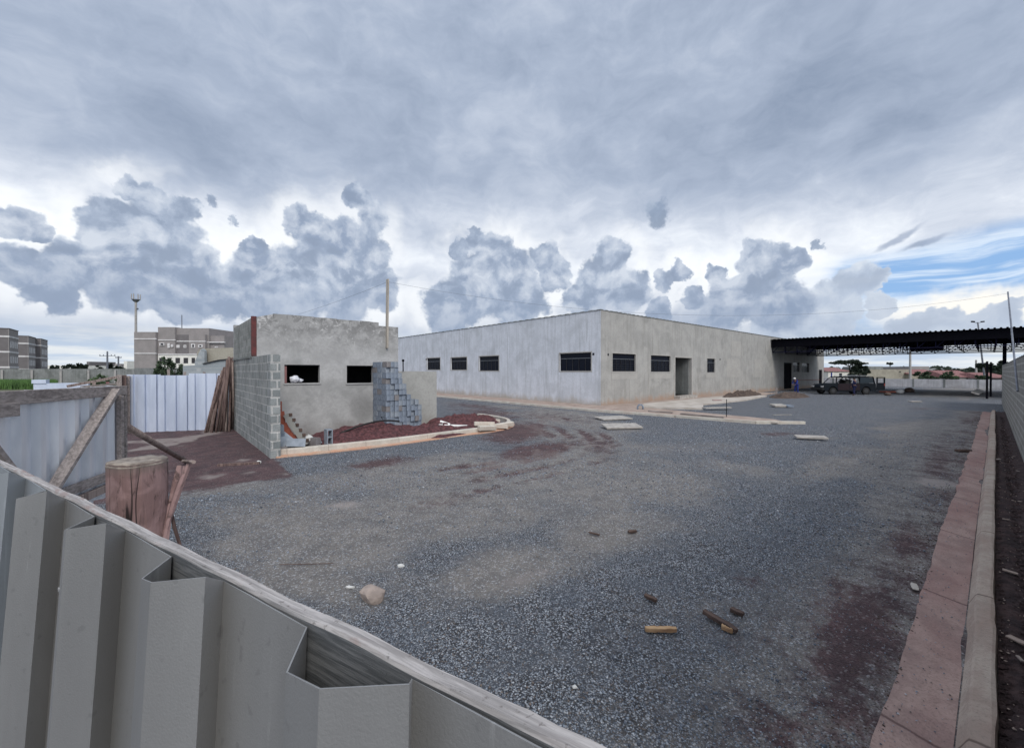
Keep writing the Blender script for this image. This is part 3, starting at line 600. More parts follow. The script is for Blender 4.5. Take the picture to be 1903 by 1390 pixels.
def scatter(name, cnt, rmin, rmax, smin, smax, seed, power=1.0, keep=None, mat=None):
    rs = np.random.RandomState(seed); n = cnt * 3
    u = rs.rand(n); d = rmin * (rmax / rmin) ** u if power == 2 else (rmin ** .6 + u * (rmax ** .6 - rmin ** .6)) ** (1 / .6)
    a = HEAD + np.radians(rs.uniform(-54, 54, n)); x = d * np.cos(a); y = d * np.sin(a)
    px_, py_ = to_px(x, y); wb = (vnoise(x, y, 1.3, 21, 4) - .5) * 2
    rr = field(px_, py_, RED, wb); bb = field(px_, py_, BRN, wb)
    patch = vnoise(x, y, .9, 33, 4)
    pr = np.clip(1.0 - .85 * rr - .72 * bb, .05, 1) * np.clip((patch - .34) * 5, .22, 1)
    ok = (rs.rand(n) < pr) & (y > .50) & ~((x < 2.2) & (y > 9)) & ~((y > 11.2) & (x < 12) & (x > 2)) & (x < 18 + (15 - y) * .2)
    # keep off the strip between gutter and wall and behind the gate
    x, y, d = x[ok][:cnt], y[ok][:cnt], d[ok][:cnt]; n = len(x)
    z = ground_z(x, y); s = rs.uniform(smin, smax, n) * (.6 + .4 * rs.rand(n)) * np.clip(d / 6, .8, 1.5)
    base = np.array([(1, 0, 0), (-1, 0, 0), (0, 1, 0), (0, -1, 0), (0, 0, 1), (0, 0, -1), ], float)
    V = base[None] * rs.uniform(.6, 1.2, (n, 6, 1)) + rs.uniform(-.25, .25, (n, 6, 3)); V[:, :, 2] *= .7
    an = rs.rand(n) * 6.283; c_, s_ = np.cos(an), np.sin(an); X = V[:, :, 0] * c_[:, None] - V[:, :, 1] * s_[:, None]; Y = V[:, :, 0] * s_[:, None] + V[:, :, 1] * c_[:, None]
    W = np.stack([X, Y, V[:, :, 2]], -1) * s[:, None, None] + np.stack([x, y, z + s * .30], -1)[:, None, :]
    tri = np.array([(0, 2, 4), (2, 1, 4), (1, 3, 4), (3, 0, 4), (2, 0, 5), (1, 2, 5), (3, 1, 5), (0, 3, 5)])
    Fc = (tri[None] + (np.arange(n) * 6)[:, None, None]).reshape(-1, 3)
    me = bpy.data.meshes.new(name); me.vertices.add(n * 6); me.vertices.foreach_set('co', W.ravel())
    me.loops.add(Fc.size); me.loops.foreach_set('vertex_index', Fc.ravel().astype(np.int32)); me.polygons.add(len(Fc))
    me.polygons.foreach_set('loop_start', np.arange(0, Fc.size, 3, dtype=np.int32)); me.polygons.foreach_set('loop_total', np.full(len(Fc), 3, np.int32))
    me.update(calc_edges=True); me.materials.append(mat or mt_stones); o = bpy.data.objects.new(name, me); COL.objects.link(o)
    T(o, 'loose grey crushed stone covering the yard', 'gravel', None, 'stuff'); return o
scatter('gravel', 150000, 1.2, 24, .0050, .0105, 4, power=1)
scatter('coarse_gravel', 7000, 1.2, 22, .012, .022, 9)

# ------------------------------------------------------------------ gutter, kerb and soil strip along the right wall
def strip3(name, lines, mat, step=.35, **kw):
    """lines: list of (offset y, z) profile across, lofted along x with small wobble"""
    mb = MB(); xs = np.arange(-.5, 33.6, step); n = len(lines); vs = []
    for x in xs:
        t = (x - 3.2) / 29.6
        for j, (yo, z, w) in enumerate(lines):
            sg = random.Random(int((x + 50) // 2.3) * 7 + 3); so = sg.uniform(-.009, .009); sz = sg.uniform(-.006, .006) if z > .004 else 0
            wv = (float(vnoise(np.array([x * 1.0 + j * 7.3]), np.array([yo * 3.0]), 2.1, 40 + j, 3)[0]) - .5) * w
            vs.append((x, yo - .18 * t * (1 if yo > .2 else .9) + wv + so, z + wv * .3 + sz))
    fs = [(i * n + j, (i + 1) * n + j, (i + 1) * n + j + 1, i * n + j + 1) for i in range(len(xs) - 1) for j in range(n - 1)]
    fs += [tuple(range(n)), tuple(reversed(range((len(xs) - 1) * n, len(xs) * n)))]
    mb.add(vs, fs); return build(name, mb, mat, fix=True, **kw)
strip3('gutter', [(.44, -.06, .03), (.435, .045, .085), (.33, .030, .012), (.22, .012, .01), (.138, .004, .0), (.138, -.06, 0)], mt_gutter, step=.16, kind='structure')
strip3('kerb', [(.135, -.06, 0), (.128, .03, .005), (.088, .122, .008), (.074, .138, .006), (-.005, .142, .015), (-.025, .135, .03), (-.04, -.06, .02)], mt_kerbr, step=.16, kind='structure')
strip3('soil_strip', [(-.03, .05, .02), (-.12, .075, .05), (-.22, .05, .06), (-.32, .07, .05), (-.45, .09, .04), (-.62, .09, .0), (-.62, -.05, 0)], mt_strip, step=.16, kind='structure')
def crumbs(name, n, x0, x1, y0, y1, z, smin, smax, seed, mat, label):
    rs = random.Random(seed); mb = MB()
    for i in range(n):
        x = x0 + (x1 - x0) * rs.random() ** 2.0; y = y0 + (y1 - y0) * rs.random(); yy = y - .18 * (x - 3.2) / 29.6; s_ = rs.uniform(smin, smax) * rs.uniform(.5, 1)
        v = [Vector(q) * s_ * rs.uniform(.6, 1.25) for q in ((1, 0, 0), (-1, 0, 0), (0, 1, 0), (0, -1, 0), (0, 0, .7), (0, 0, -.7))]
        rt = Matrix.Rotation(rs.uniform(0, 6.28), 3, 'Z'); c = Vector((x, yy, z(y) + s_ * .2)); mb.add([rt @ q + c for q in v], [(0, 2, 4), (2, 1, 4), (1, 3, 4), (3, 0, 4), (2, 0, 5), (1, 2, 5), (3, 1, 5), (0, 3, 5)])
    return T(build(name, mb, mat, fix=False), label, 'soil', None, 'stuff')
crumbs('soil_crumbs', 7000, 2.2, 30, -.50, -.05, lambda y: .06, .008, .030, 5, mt_strip, 'dark clods of soil along the strip beside the right wall')
crumbs('soil_crumbs', 3000, 2.2, 30, .41, .66, lambda y: .04 if y < .44 else 0.0, .004, .014, 6, mt_soil2, 'crumbs of soil spilled against the gutter edge')
crumbs('gravel_spill', 900, 2.2, 26, .16, .44, lambda y: .012 + (y - .17) * .14, .003, .010, 7, mt_stones, 'scattered small stones lying in the gutter')
crumbs('dry_litter', 600, 2.4, 26, -.48, -.05, lambda y: .075, .004, .014, 8, mt_path, 'pale specks of litter on the dark soil strip')
# ------------------------------------------------------------------ right boundary wall
WY = -.52
t = thing('boundary_wall', (15, WY, 0), 'grey concrete block wall along the right edge beside the gutter', 'wall')
mb = MB().wall('y', WY, -.15, 1.5, 42.5, -.1, 2.56); build('block_wall', mb, mt_block_right, t)
mb = MB()
for i in range(103): x0 = 1.5 + i * .4; mb.box(x0, WY - .162, 2.562, x0 + .392, WY + .010, 2.585 + .008 * math.sin(i * 2.1))
build('wall_cap', mb, mt_farwall, t)
# ------------------------------------------------------------------ main building (walls parallel to the world axes)
BX = 20.7; BY = 15.7; HB = 5.98
def rectX(px0, px1, py0, py1, c): a = PX(px0, py0, c); b = PX(px1, py0, c); q = PX((px0 + px1) / 2, py0, c); r_ = PX((px0 + px1) / 2, py1, c); return (min(a.y, b.y), max(a.y, b.y), r_.z, q.z)
def rectY(px0, px1, py0, py1, c): a = PY(px0, py0, c); b = PY(px1, py0, c); q = PY((px0 + px1) / 2, py0, c); r_ = PY((px0 + px1) / 2, py1, c); return (min(a.x, b.x), max(a.x, b.x), r_.z, q.z)
WL = [rectX(793.5, 818, 665.5, 687, BX), rectX(838, 867.5, 664.5, 687.3, BX), rectX(890.5, 927, 662, 689, BX), rectX(1040, 1098.5, 656, 689.5, BX)]
WR = [rectY(1138, 1181.5, 657.5, 690.3, BY), rectY(1209.5, 1246, 661, 691, BY), rectY(1314, 1329, 666.5, 692, BY), rectY(1474, 1486, 673, 691.5, BY), rectY(1490, 1503.5, 674.5, 692, BY)]
DR = [rectY(1254.5, 1285, 665, 744, BY), rectY(1457, 1472, 673, 726, BY), rectY(1522, 1528, 687, 721, BY)]
DR[0] = (DR[0][0], DR[0][1], .32, DR[0][3]); DR[1] = (DR[1][0], DR[1][1], .12, DR[1][3]); DR[2] = (DR[2][0], DR[2][1], .12, DR[2][3])
BX2 = PY(1531, 700, BY).x; BY2 = 62.0
bld = thing('warehouse_building', (BX, BY, 0), 'large long single storey building with unfinished rendered walls and dark windows', 'building')
build('side_wall', MB().wall('x', BX, .2, BY, BY2, -.15, HB, WL), mt_white, bld, label='whitish primed wall with vertical streaks')
build('front_wall', MB().wall('y', BY, .2, BX + .203, BX2, -.15, HB - .004, WR + DR), mt_beige, bld, label='beige grey rendered wall with mortar repairs')
mb = MB().wall('y', BY2, .2, BX + .2, BX2 - .2, -.15, HB); build('rear_wall', mb, mt_beige, bld)
mb = MB().wall('x', BX2 - .2, .2, BY + .2, BY2 + .2, -.15, HB - .02); build('end_wall', mb, mt_beige, bld)
# rough corrugated sheet edges on the parapet
mb = MB(); x = BX - .03
mb.box(BX - .035, BY - .035, HB, BX + .235, BY2, HB + .035); mb.box(BX + .24, BY - .035, HB - .002, BX2, BY + .235, HB + .033)
for i in range(70): y0 = BY + i * .66; mb.box(BX - .03, y0, HB + .03, BX + .22, y0 + .30, HB + .062)
for i in range(90): x0 = BX + i * .5; mb.box(x0, BY - .03, HB + .028, x0 + .22, BY + .22, HB + .058)
build('roof_edge', mb, mt_farwall, bld)
build('roof', MB().box(BX + .2, BY + .2, HB - .45, BX2 - .2, BY2, HB - .35), mt_inside, bld)
build('floor', MB().box(BX + .2, BY + .2, -.1, BX2 - .2, BY2, .1), mt_inside, bld)
mb = MB().box(BX + 5, BY + 6, .1, BX + 5.2, BY2, HB - .5).box(BX + 5, BY + 6, .1, BX2 - .3, BY + 6.2, HB - .5)
build('inner_wall', mb, mt_inside, bld)
# corner strip and repairs standing a few millimetres proud
mb = MB().box(BX + .02, BY - .012, -.1, BX + .75, BY + .001, HB - .02); build('corner_pilaster', mb, mt_beige, bld)
def window(axis, c, r_, bars, parent, mull=0, gx=.09):
    a0, a1, z0, z1 = r_; B = (lambda mb, A0, A1, Z0, Z1, d0, d1: mb.box(c + d0, A0, Z0, c + d1, A1, Z1)) if axis == 'x' else (lambda mb, A0, A1, Z0, Z1, d0, d1: mb.box(A0, c + d0, Z0, A1, c + d1, Z1))
    g = .004; mb = MB(); w = .05; d0, d1 = gx, gx + .05
    B(mb, a0 + g, a1 - g, z0 + g, z0 + w, d0, d1); B(mb, a0 + g, a1 - g, z1 - w, z1 - g, d0, d1); B(mb, a0 + g, a0 + w, z0 + w, z1 - w, d0, d1); B(mb, a1 - w, a1 - g, z0 + w, z1 - w, d0, d1)
    f = build('window', mb, mt_frame, parent)
    mb = MB(); B(mb, a0 + w, a1 - w, z0 + w, z1 - w, d0 + .03, d0 + .036); build('pane', mb, mt_pane, f)
    mb = MB(); zt = z1 - (z1 - z0) * .30; B(mb, a0 + w, a1 - w, zt - .022, zt + .022, d0 - .006, d0 + .026); build('transom', mb, mt_rail, f)
    n_ = mull or max(2, int((a1 - a0) / .5))
    for i in range(1, n_): mb = MB(); q = a0 + (a1 - a0) * i / n_; B(mb, q - .018, q + .018, z0 + w, zt - .023, d0 - .002, d0 + .028); build('mullion', mb, mt_frame, f)
    if bars:
        for i in range(1, bars): mb = MB(); q = z0 + (zt - z0) * i / bars; B(mb, a0 + w, a1 - w, q - .008, q + .008, d0 + .001, d0 + .02); build('security_bar', mb, mt_frame, f)
    # rendered reveal band
    mb = MB(); e = .07; P0, P1 = -.014, .001
    B(mb, a0 - e, a1 + e, z0 - e, z0 - .0005, P0, P1); B(mb, a0 - e, a1 + e, z1 + .0005, z1 + e, P0, P1); B(mb, a0 - e, a0 - .0005, z0, z1, P0, P1); B(mb, a1 + .0005, a1 + e, z0, z1, P0, P1)
    build('window_surround', mb, mt_repair, f)
for r_ in WL: window('x', BX, r_, 0, bld)
for r_ in WR: window('y', BY, r_, 5, bld)
for (px0, px1, py0, py1) in ((1137, 1184, 693, 705), (1208, 1247, 694, 704), (1312, 1331, 695, 702), (1351, 1375, 667, 701), (1359, 1376, 634, 662), (1402, 1417, 668, 701), (1434, 1446, 670, 700)):
    a0, a1, z0, z1 = rectY(px0, px1, py0, py1, BY)
    mb = MB(); n_ = 14; rr = random.Random(px0)
    pts = [(a0 + (a1 - a0) * (i / n_), BY - .010, z0 + rr.uniform(-.03, .03)) for i in range(n_ + 1)] + [(a1 - (a1 - a0) * (i / n_), BY - .010, z1 + rr.uniform(-.03, .03)) for i in range(n_ + 1)]
    mb.prism(pts, (0, .011, 0)); build('mortar_repair', mb, mt_repair, bld)
# doors: opening, lining, sill, an inner corridor with a second doorway
for i, (a0, a1, z0, z1) in enumerate(DR):
    mb = MB()
    if i == 0:
        mb.box(a0, BY + .2, z0, a0 + .12, BY + 2.6, z1); mb.box(a1 - .1, BY + .2, z0, a1, BY + 2.6, z1); mb.box(a0 + (a1 - a0) * .42, BY + 1.0, z0, a0 + (a1 - a0) * .56, BY + 1.2, z1); mb.box(a0 + (a1 - a0) * .68, BY + 2.6, z0, a1, BY + 2.75, z1)
        dw = build('doorway', mb, mt_farwall, bld); build('inner_wall', MB().box(a0 - 1, BY + 4.2, z0, a1 + 1.5, BY + 4.3, z1 + .6), mt_inside, bld)
        build('door_sill', MB().box(a0 - .1, BY - .45, -.05, a1 + .1, BY + .19, z0 - .004), mt_slab, bld)
        mb = MB().wall('y', BY - .03, .03, a0 - .16, a1 + .13, z0, z1 + .13, [(a0 - .001, a1 + .001, z0 - .1, z1)]); build('door_surround', mb, mt_repair, bld)
        mb = MB(); a2 = a0 + (a1 - a0) * .28
        mb.box(a0 + .13, BY + .35, z0, a2, BY + .39, z1 - .75); build('door_panel', mb, mt_frame, bld)
    else:
        mb.wall('y', BY + .05, .08, a0 + .002, a1 - .002, z0, z1 - .002, [(a0 + .07, a1 - .07, z0 - 1, z1 - .07)]); f = build('door_frame', mb, mt_frame, bld)
        build('door_panel', MB().box(a0 + .07, BY + .09, z0, a1 - .07, BY + .12, z1 - .07), mt_dark, bld)
for (px, py, ax) in ((1103, 658, 'x'), (792, 668, 'x'), (1130, 659, 'y'), (1338, 668, 'y')):
    q = PX(px, py, BX) if ax == 'x' else PY(px, py, BY); s_ = .07
    mb = MB().box(q.x - .02, q.y - s_, q.z - s_, q.x + .004, q.y + s_, q.z + s_) if ax == 'x' else MB().box(q.x - s_, q.y - .02, q.z - s_, q.x + s_, q.y + .004, q.z + s_)
    build('electrical_box', mb, mt_frame, bld)

# paving round the building
def sheet(name, poly, z, mat, th=.3, **kw): return build(name, MB().prism([(p.x, p.y, z) for p in poly], (0, 0, -th)), mat, kind='structure', **kw)
def GL(*pts, h=.1): return [G(px, py, h) for px, py in pts]
sheet('footpath', [Vector((18.1, 62, 0)), Vector((18.1, 14.2, 0)), Vector((19.0, 6.6, 0)), Vector((19.9, 5.6, 0)), Vector((20.6, 6.2, 0)), Vector((21.6, 13.6, 0)), Vector((40.0, 13.2, 0)), Vector((46, 13.8, 0)), Vector((46, 15.69, 0)), Vector((BX - .003, 15.69, 0)), Vector((BX - .003, 62, 0))], .085, mt_path)
mb = MB()
for (a, b) in (((18.0, 62), (18.0, 14.2)), ((18.0, 14.2), (18.95, 6.4)), ((18.95, 6.4), (20.3, 5.0))): mb.bar((a[0], a[1], .03), (b[0], b[1], .03), .13, .19)
build('kerb', mb, mt_kerb, kind='structure', bevel=.015)
sheet('footpath', [Vector(p) for p in ((21.7, 13.55, 0), (23.4, 10.6, 0), (26.5, 12.0, 0), (33, 11.8, 0), (40, 12.6, 0), (40, 14.7, 0), (24, 14.7, 0))], .105, mt_pathpale, th=.15)

# ------------------------------------------------------------------ soil heaps
def heap(name, cx, cy, rx_, ry_, h, mat, seed=1, rot=0, res=44, jag=1.0, **kw):
    mb = MB(); vs = []; c_, s_ = math.cos(rot), math.sin(rot)
    for i in range(res + 1):
        for j in range(res + 1):
            u = -1 + 2 * i / res; v = -1 + 2 * j / res; q = max(0, 1 - (u * u + v * v))
            nn = mnoise.fractal(Vector((u * 3 + seed * 5.1, v * 3, seed)), 1.0, 2.0, 5)
            n2_ = mnoise.noise(Vector((u * 14 + seed, v * 14, 3.0)))
            z = h * (q ** .75) * (1 + .35 * nn) + q ** .4 * (.05 * nn + .05 * n2_) * jag - .06 * (1 - q)
            X = u * rx_; Y = v * ry_; vs.append((cx + X * c_ - Y * s_, cy + X * s_ + Y * c_, z))
    fs = [(i * (res + 1) + j, (i + 1) * (res + 1) + j, (i + 1) * (res + 1) + j + 1, i * (res + 1) + j + 1) for i in range(res) for j in range(res) if not (((i + .5) / res * 2 - 1) ** 2 + ((j + .5) / res * 2 - 1) ** 2 > 1.12)]
    mb.add(vs, fs); return build(name, mb, mat, **kw)
q = PY(1395, 736, 13.6)
def T2(name, *a, label, cat='soil heap', **kw): o = heap(name, *a, **kw); T(o, label, cat); return o
T2('soil_heap', 38.2, 13.9, 4.2, .9, .46, mt_soil2, 3, label='low dark brown soil heap against the beige building wall', jag=1.2)
T2('soil_heap', 41.0, 11.2, 3.2, 1.3, .36, mt_soil2, 4, label='reddish soil heap at the near edge of the canopy shade', jag=1.2)
T2('soil_heap', 5.0, 13.15, 2.3, 1.35, .42, mt_soil, 5, label='dark red soil heap in front of the block building', jag=1.4)
T2('soil_heap', 7.2, 12.75, 2.4, 1.2, .30, mt_soil, 6, label='dark red soil heap between stacked blocks and pale kerb', jag=1.4)
T2('soil_heap', 9.2, 13.8, 2.0, 1.15, .42, mt_soil, 7, label='dark red soil heap right of the low rendered wall', jag=1.4)

# ------------------------------------------------------------------ small block building on the left
hut = thing('gatehouse', (4.5, 16.5, 0), 'small unfinished gatehouse of grey blocks with rendered front and two openings', 'building')
W0 = 2.10; FY = 14.47; HX2 = PY(740, 640, FY).x; HY2 = 18.6; HT = 3.85
hl = [rectY(528.5, 594.5, 678, 712, FY), rectY(644.5, 694, 679.5, 712, FY)]
build('front_wall', MB().wall('y', FY, .19, W0 + .12, HX2, -.1, HT, hl), mt_hut, hut, label='grey rendered front wall with damp stained top')
build('block_wall', MB().wall('x', W0, .20, FY - .003, HY2, -.1, 2.62), mt_block, hut)
build('upper_block_wall', MB().wall('x', W0 + .02, .17, FY + .005, HY2, 2.624, HT - .02), mt_block_upper, hut)
build('wall_ledge', MB().box(W0 - .03, FY, 2.60, W0 + .018, HY2, 2.66), mt_farwall, hut)
build('side_wall', MB().wall('x', HX2 - .003, -.19, FY + .193, HY2, -.1, HT - .003), mt_hut, hut)
build('rear_wall', MB().wall('y', HY2, .19, W0 + .02, HX2, -.1, HT + .1), mt_hut, hut)
build('corner_column', MB().box(W0 - .012, FY - .022, 2.66, W0 + .112, FY + .12, HT + .01), mt_redpaint, hut)
px_a = PY(505, 590, FY).x; px_b = PY(704, 600, FY).x
mb = MB(); rr = random.Random(5); xx = px_a + .05
while xx < px_b:
    w = rr.uniform(.3, .42); mb.box(xx, FY + .012, HT + .001, min(xx + w, px_b), FY + .18, HT + .13 + rr.uniform(-.012, .012)); xx += w + .008
mb.prism([(px_a - .38, FY + .013, HT + .002), (px_a + .04, FY + .013, HT + .002), (px_a + .04, FY + .013, HT + .12)], (0, .16, 0))
build('parapet_course', mb, mt_hut, hut)
build('roof', MB().box(W0 + .2, FY + .2, HT - .35, HX2 - .2, HY2, HT - .22), mt_inside, hut)
build('inner_wall', MB().box(W0 + .21, FY + 2.2, 0, HX2 - .2, FY + 2.3, HT - .35), mt_inside, hut)
for r_ in hl:
    a0, a1, z0, z1 = r_; mb = MB().box(a0 - .03, FY - .03, z0 - .045, a1 + .03, FY + .186, z0 + .003); build('window_sill', mb, mt_hut, hut)
    build('lintel', MB().box(a0 - .02, FY + .03, z1 - .025, a1 + .02, FY + .16, z1 + .012), mt_frame, hut)
# projecting blockwork wing with its bonded end
PYN = 11.79
build('wing_wall', MB().wall('x', W0 + .001, .19, PYN + .012, FY - .004, -.1, 2.63), mt_block, hut)
mb = MB(); rr = random.Random(9)
for i in range(12):
    z0 = -.02 + i * .22; mb.box(W0 - .006 + rr.uniform(0, .006), PYN - rr.uniform(0, .010), z0 + .008, W0 + .225, PYN + .39 if i % 2 else PYN + .2, z0 + .212)
build('wall_end_blocks', mb, [mt_pier], hut, bevel=.006)
build('mortar_joint', MB().box(W0 + .004, PYN + .004, -.1, W0 + .215, PYN + .19, 2.61), mt_chalk, hut)
build('low_wall', MB().wall('y', FY - .15, .15, HX2 - .05, PY(811.5, 720, FY - .15).x, -.1, 2.2), mt_hutlow, hut, label='low rendered wall stub')
build('pipe_cap', MB().sphere((HX2 + .10, FY - .2, 2.60), .05, 10, 8).tube([(HX2 + .10, FY - .2, 2.2), (HX2 + .10, FY - .2, 2.57)], .022, 8), mt_dark, hut)
# plank mast strapped to the front wall
a = PY(719.0, 647, FY - .05); b = PY(720.5, 519, FY - .05)
tag = T(build('plank_mast', MB().bar((a.x, FY - .045, a.z), (b.x, FY - .045, b.z), .155, .05, up=(1, 0, 0)), mt_newwood), 'tall pale plank fixed upright to the gatehouse front, carrying a wire', 'plank')
# bag in the left opening
mb = MB(); rr = random.Random(3); a0, a1, z0, z1 = hl[0]
mb.sphere((a0 + .30, FY + .03, z0 + .12), .13, 18, 12, sc=(1.1, .8, .85), rnd=rr, jit=.24); mb.sphere((a0 + .46, FY + .05, z0 + .09), .075, 12, 8, sc=(1.3, .8, .7), rnd=rr, jit=.3)
T(build('plastic_bag', mb, mt_bag, smooth=True), 'crumpled white plastic bag lying in the left opening of the gatehouse', 'bag')
build('timber_jamb', MB().box(a0 + .005, FY + .02, z0 + .01, a0 + .07, FY + .15, z1 - .05), mt_pinkroof, hut)
# ------------------------------------------------------------------ island kerb with rounded end
K0 = [G(513, 851, 0), G(640, 838, 0), G(760, 824, 0), G(850, 811, 0), G(905, 804, 0), G(935, 800, 0)]
tip = [G(951, 795.5, 0), G(957, 790, 0), G(950, 784, 0), G(925, 779, 0), G(895, 775, 0)]
path = [Vector(p) for p in K0 + tip]
def loft(name, path, prof, mat, **kw):
    mb = MB(); vs = []; n = len(prof)
    for i, p in enumerate(path):
        d = (path[min(i + 1, len(path) - 1)] - path[max(i - 1, 0)]).normalized(); nr = Vector((-d.y, d.x, 0))
        for (o, z) in prof: vs.append(Vector((p.x, p.y, z)) + nr * o)
    fs = [(i * n + j, (i + 1) * n + j, (i + 1) * n + (j + 1) % n, i * n + (j + 1) % n) for i in range(len(path) - 1) for j in range(n)]
    fs += [tuple(range(n)), tuple(reversed(range((len(path) - 1) * n, len(path) * n)))]
    mb.add(vs, fs); return build(name, mb, mat, **kw)
def resample(path, step):
    out = [path[0]]
    for a, b in zip(path, path[1:]):
        n = max(1, int((b - a).length / step)); out += [a.lerp(b, (i + 1) / n) for i in range(n)]
    return out
def smoothp(p, it=3):
    for _ in range(it): p = [p[0]] + [(p[i - 1] + p[i] * 2 + p[i + 1]) / 4 for i in range(1, len(p) - 1)] + [p[-1]]
    return p
kp = smoothp(resample(path, .35), 4)
loft('kerb', kp, [(.10, -.1), (.105, .16), (.12, .185), (.25, .185), (.26, .17), (.26, -.1)], mt_kerb, kind='structure')
loft('kerb_foot', kp, [(-.06, -.1), (-.05, .028), (.102, .045), (.102, -.1)], mt_kerbfoot, kind='structure')
# inner red soil bed of the island
mb = MB(); mb.prism([(p.x, p.y, .09) for p in [kp[i] + Vector((0, .22, 0)) for i in range(0, len(kp) - 9, 3)]] + [(9.6, 15.3, .09), (2.35, 14.4, .09), (2.35, 12.0, .09)], (0, 0, -.2))
build('soil_bed', mb, mt_soil, kind='structure')
# pale kerb stones piled at the island's tip
specs = [(900, 782, .1, 'pale kerb stone lying furthest left at the island tip'), (912, 776, .0, 'rear pale kerb stone on top of the others at the island tip'), (925, 786, .0, 'pale kerb stone lying in front at the island tip'), (938, 784, .0, 'pale kerb stone lying furthest right at the island tip'), (905, 790, 0, 'pale kerb stone half sunk in soil by the white pipes')]
for i, (px, py, h, lb) in enumerate(specs):
    p = G(px, py + 6, .15 + h); rr = random.Random(i + 30); mb = MB(); mb.bar((-.38, 0, 0), (.38, rr.uniform(-.04, .04), rr.uniform(-.03, .03)), .16, .16)
    o = build('kerb_stone', mb, mt_kerb, bevel=.015, label=lb, cat='kerb stone', group='kerb stones lying at the tip of the island'); o.location = (p.x, p.y, .16 + h); o.rotation_euler = (rr.uniform(-.2, .2), rr.uniform(-.1, .1), rr.uniform(-.6, .1))
# ------------------------------------------------------------------ hollow blocks
def blockmesh(name, mat, L=.39, W=.14, Hh=.185):
    mb = MB()      # long axis along local y, hollow cores open upwards
    hs = [(-L / 2 + .03, -.012), (.012, L / 2 - .03)]
    A = [-L / 2, -L / 2 + .03, -.012, .012, L / 2 - .03, L / 2]; X = [-W / 2, -W / 2 + .025, W / 2 - .025, W / 2]
    for zt in (0, 1):
        z = Hh * zt
        for i in range(5):
            for j in range(3):
                if j == 1 and i in (1, 3): continue
                q = [(X[j], A[i], z), (X[j + 1], A[i], z), (X[j + 1], A[i + 1], z), (X[j], A[i + 1], z)]; mb.add(q, [(0, 1, 2, 3)])
    for (x0, x1, y0, y1) in ((X[0], X[3], A[0], A[5]), (X[1], X[2], A[1], A[2]), (X[1], X[2], A[3], A[4])):
        c = [(x0, y0), (x1, y0), (x1, y1), (x0, y1)]
        for e in range(4): p, r_ = c[e], c[(e + 1) % 4]; mb.add([(p[0], p[1], 0), (r_[0], r_[1], 0), (r_[0], r_[1], Hh), (p[0], p[1], Hh)], [(0, 1, 2, 3)])
    o = build(name, mb, mat); return o
bproto = [blockmesh('concrete_block', m_) for m_ in (mt_looseblock, mt_looseblock2, mt_looseblock3)]
used = [False] * 3
def put_block(k_, loc, rot, label, group, sc=1.0):
    global used
    o = bproto[k_] if not used[k_] else bproto[k_].copy()
    if used[k_]: COL.objects.link(o)
    used[k_] = True; o.location = loc; o.rotation_euler = rot; o.scale = (sc,) * 3; o['label'] = label; o['category'] = 'block'; o['group'] = group
    return o
rr = random.Random(11); SX0, SY0 = 5.80, 13.30
rows = [13, 13, 13, 11, 9, 7, 6, 6, 5]
for i, nr in enumerate(rows):
    for j in range(3):
        for kk in range(nr):
            if j > 0 and i > 0 and kk < nr - 1: continue          # nothing of these shows
            k_ = rr.choices((0, 1, 2), (7, 3, .8))[0]
            pos = 'topmost concrete block of its column in the stepped stack' if kk == nr - 1 else ('hollow concrete block in the dark left side of the stepped stack' if i == 0 else 'hollow concrete block in the front of the stepped stack')
            put_block(k_, (SX0 + .072 + i * .150 + rr.uniform(-.004, .004), SY0 + .2 + j * .395 + rr.uniform(-.06, .05), .06 + kk * .190), (0, 0, rr.uniform(-.05, .05)), pos, 'concrete blocks stacked against the gatehouse')
# loose blocks and rubble in the corner by the wing
LB = [((3.62, 12.38, .33), (R(90), 0, .1), 1, 'single concrete block standing on end behind the pale kerb'),
      ((3.25, 12.45, .12), (0, 0, .5), 2, 'brownish concrete block lying left of the upright one'),
      ((3.02, 12.75, .14), (.2, .1, 1.1), 0, 'grey concrete block in the rubble behind the kerb'),
      ((2.72, 12.00, .19), (.1, .35, 1.35), 1, 'pale hollow block tipped on its side by the wing wall'),
      ((2.44, 12.55, .16), (0, 0, .0), 0, 'bluish block against the wing wall, lower of two'),
      ((2.44, 12.55, .352), (0, 0, .03), 0, 'bluish block against the wing wall, upper of two'),
      ((2.44, 12.20, .02), (0, 0, .0), 2, 'dark block at the foot of the wing wall end'),
      ((2.44, 12.55, .542), (0, 0, -.03), 1, 'grey block on top of the two bluish ones by the wing wall')]
for loc, rot, k_, lb in LB: put_block(k_, loc, rot, lb, 'loose blocks in the corner of the gatehouse', 1.15)
mb = MB(); rr = random.Random(21)
o = MB().prism([(2.36, 12.05, .1), (2.95, 12.0, .12), (2.55, 12.4, .55), (2.36, 12.4, .55)], (0, .03, .02))
T(build('cement_slab', o, mt_looseblock2), 'broken grey slab leaning between the wing wall and rubble', 'slab')
for i, (x, y, s_, lb) in enumerate(((3.15, 12.5, .12, 'white lump of mortar on top of the rubble'), (2.95, 12.3, .08, 'small grey lump of mortar beside the tipped block'), (3.42, 12.45, .09, 'grey lump of mortar left of the upright block'))):
    T(build('mortar_lump', MB().sphere((x, y, .30 if i == 0 else .2), s_, 7, 5, rnd=rr, jit=.3), mt_chalk if i == 0 else mt_looseblock2), lb, 'rubble')
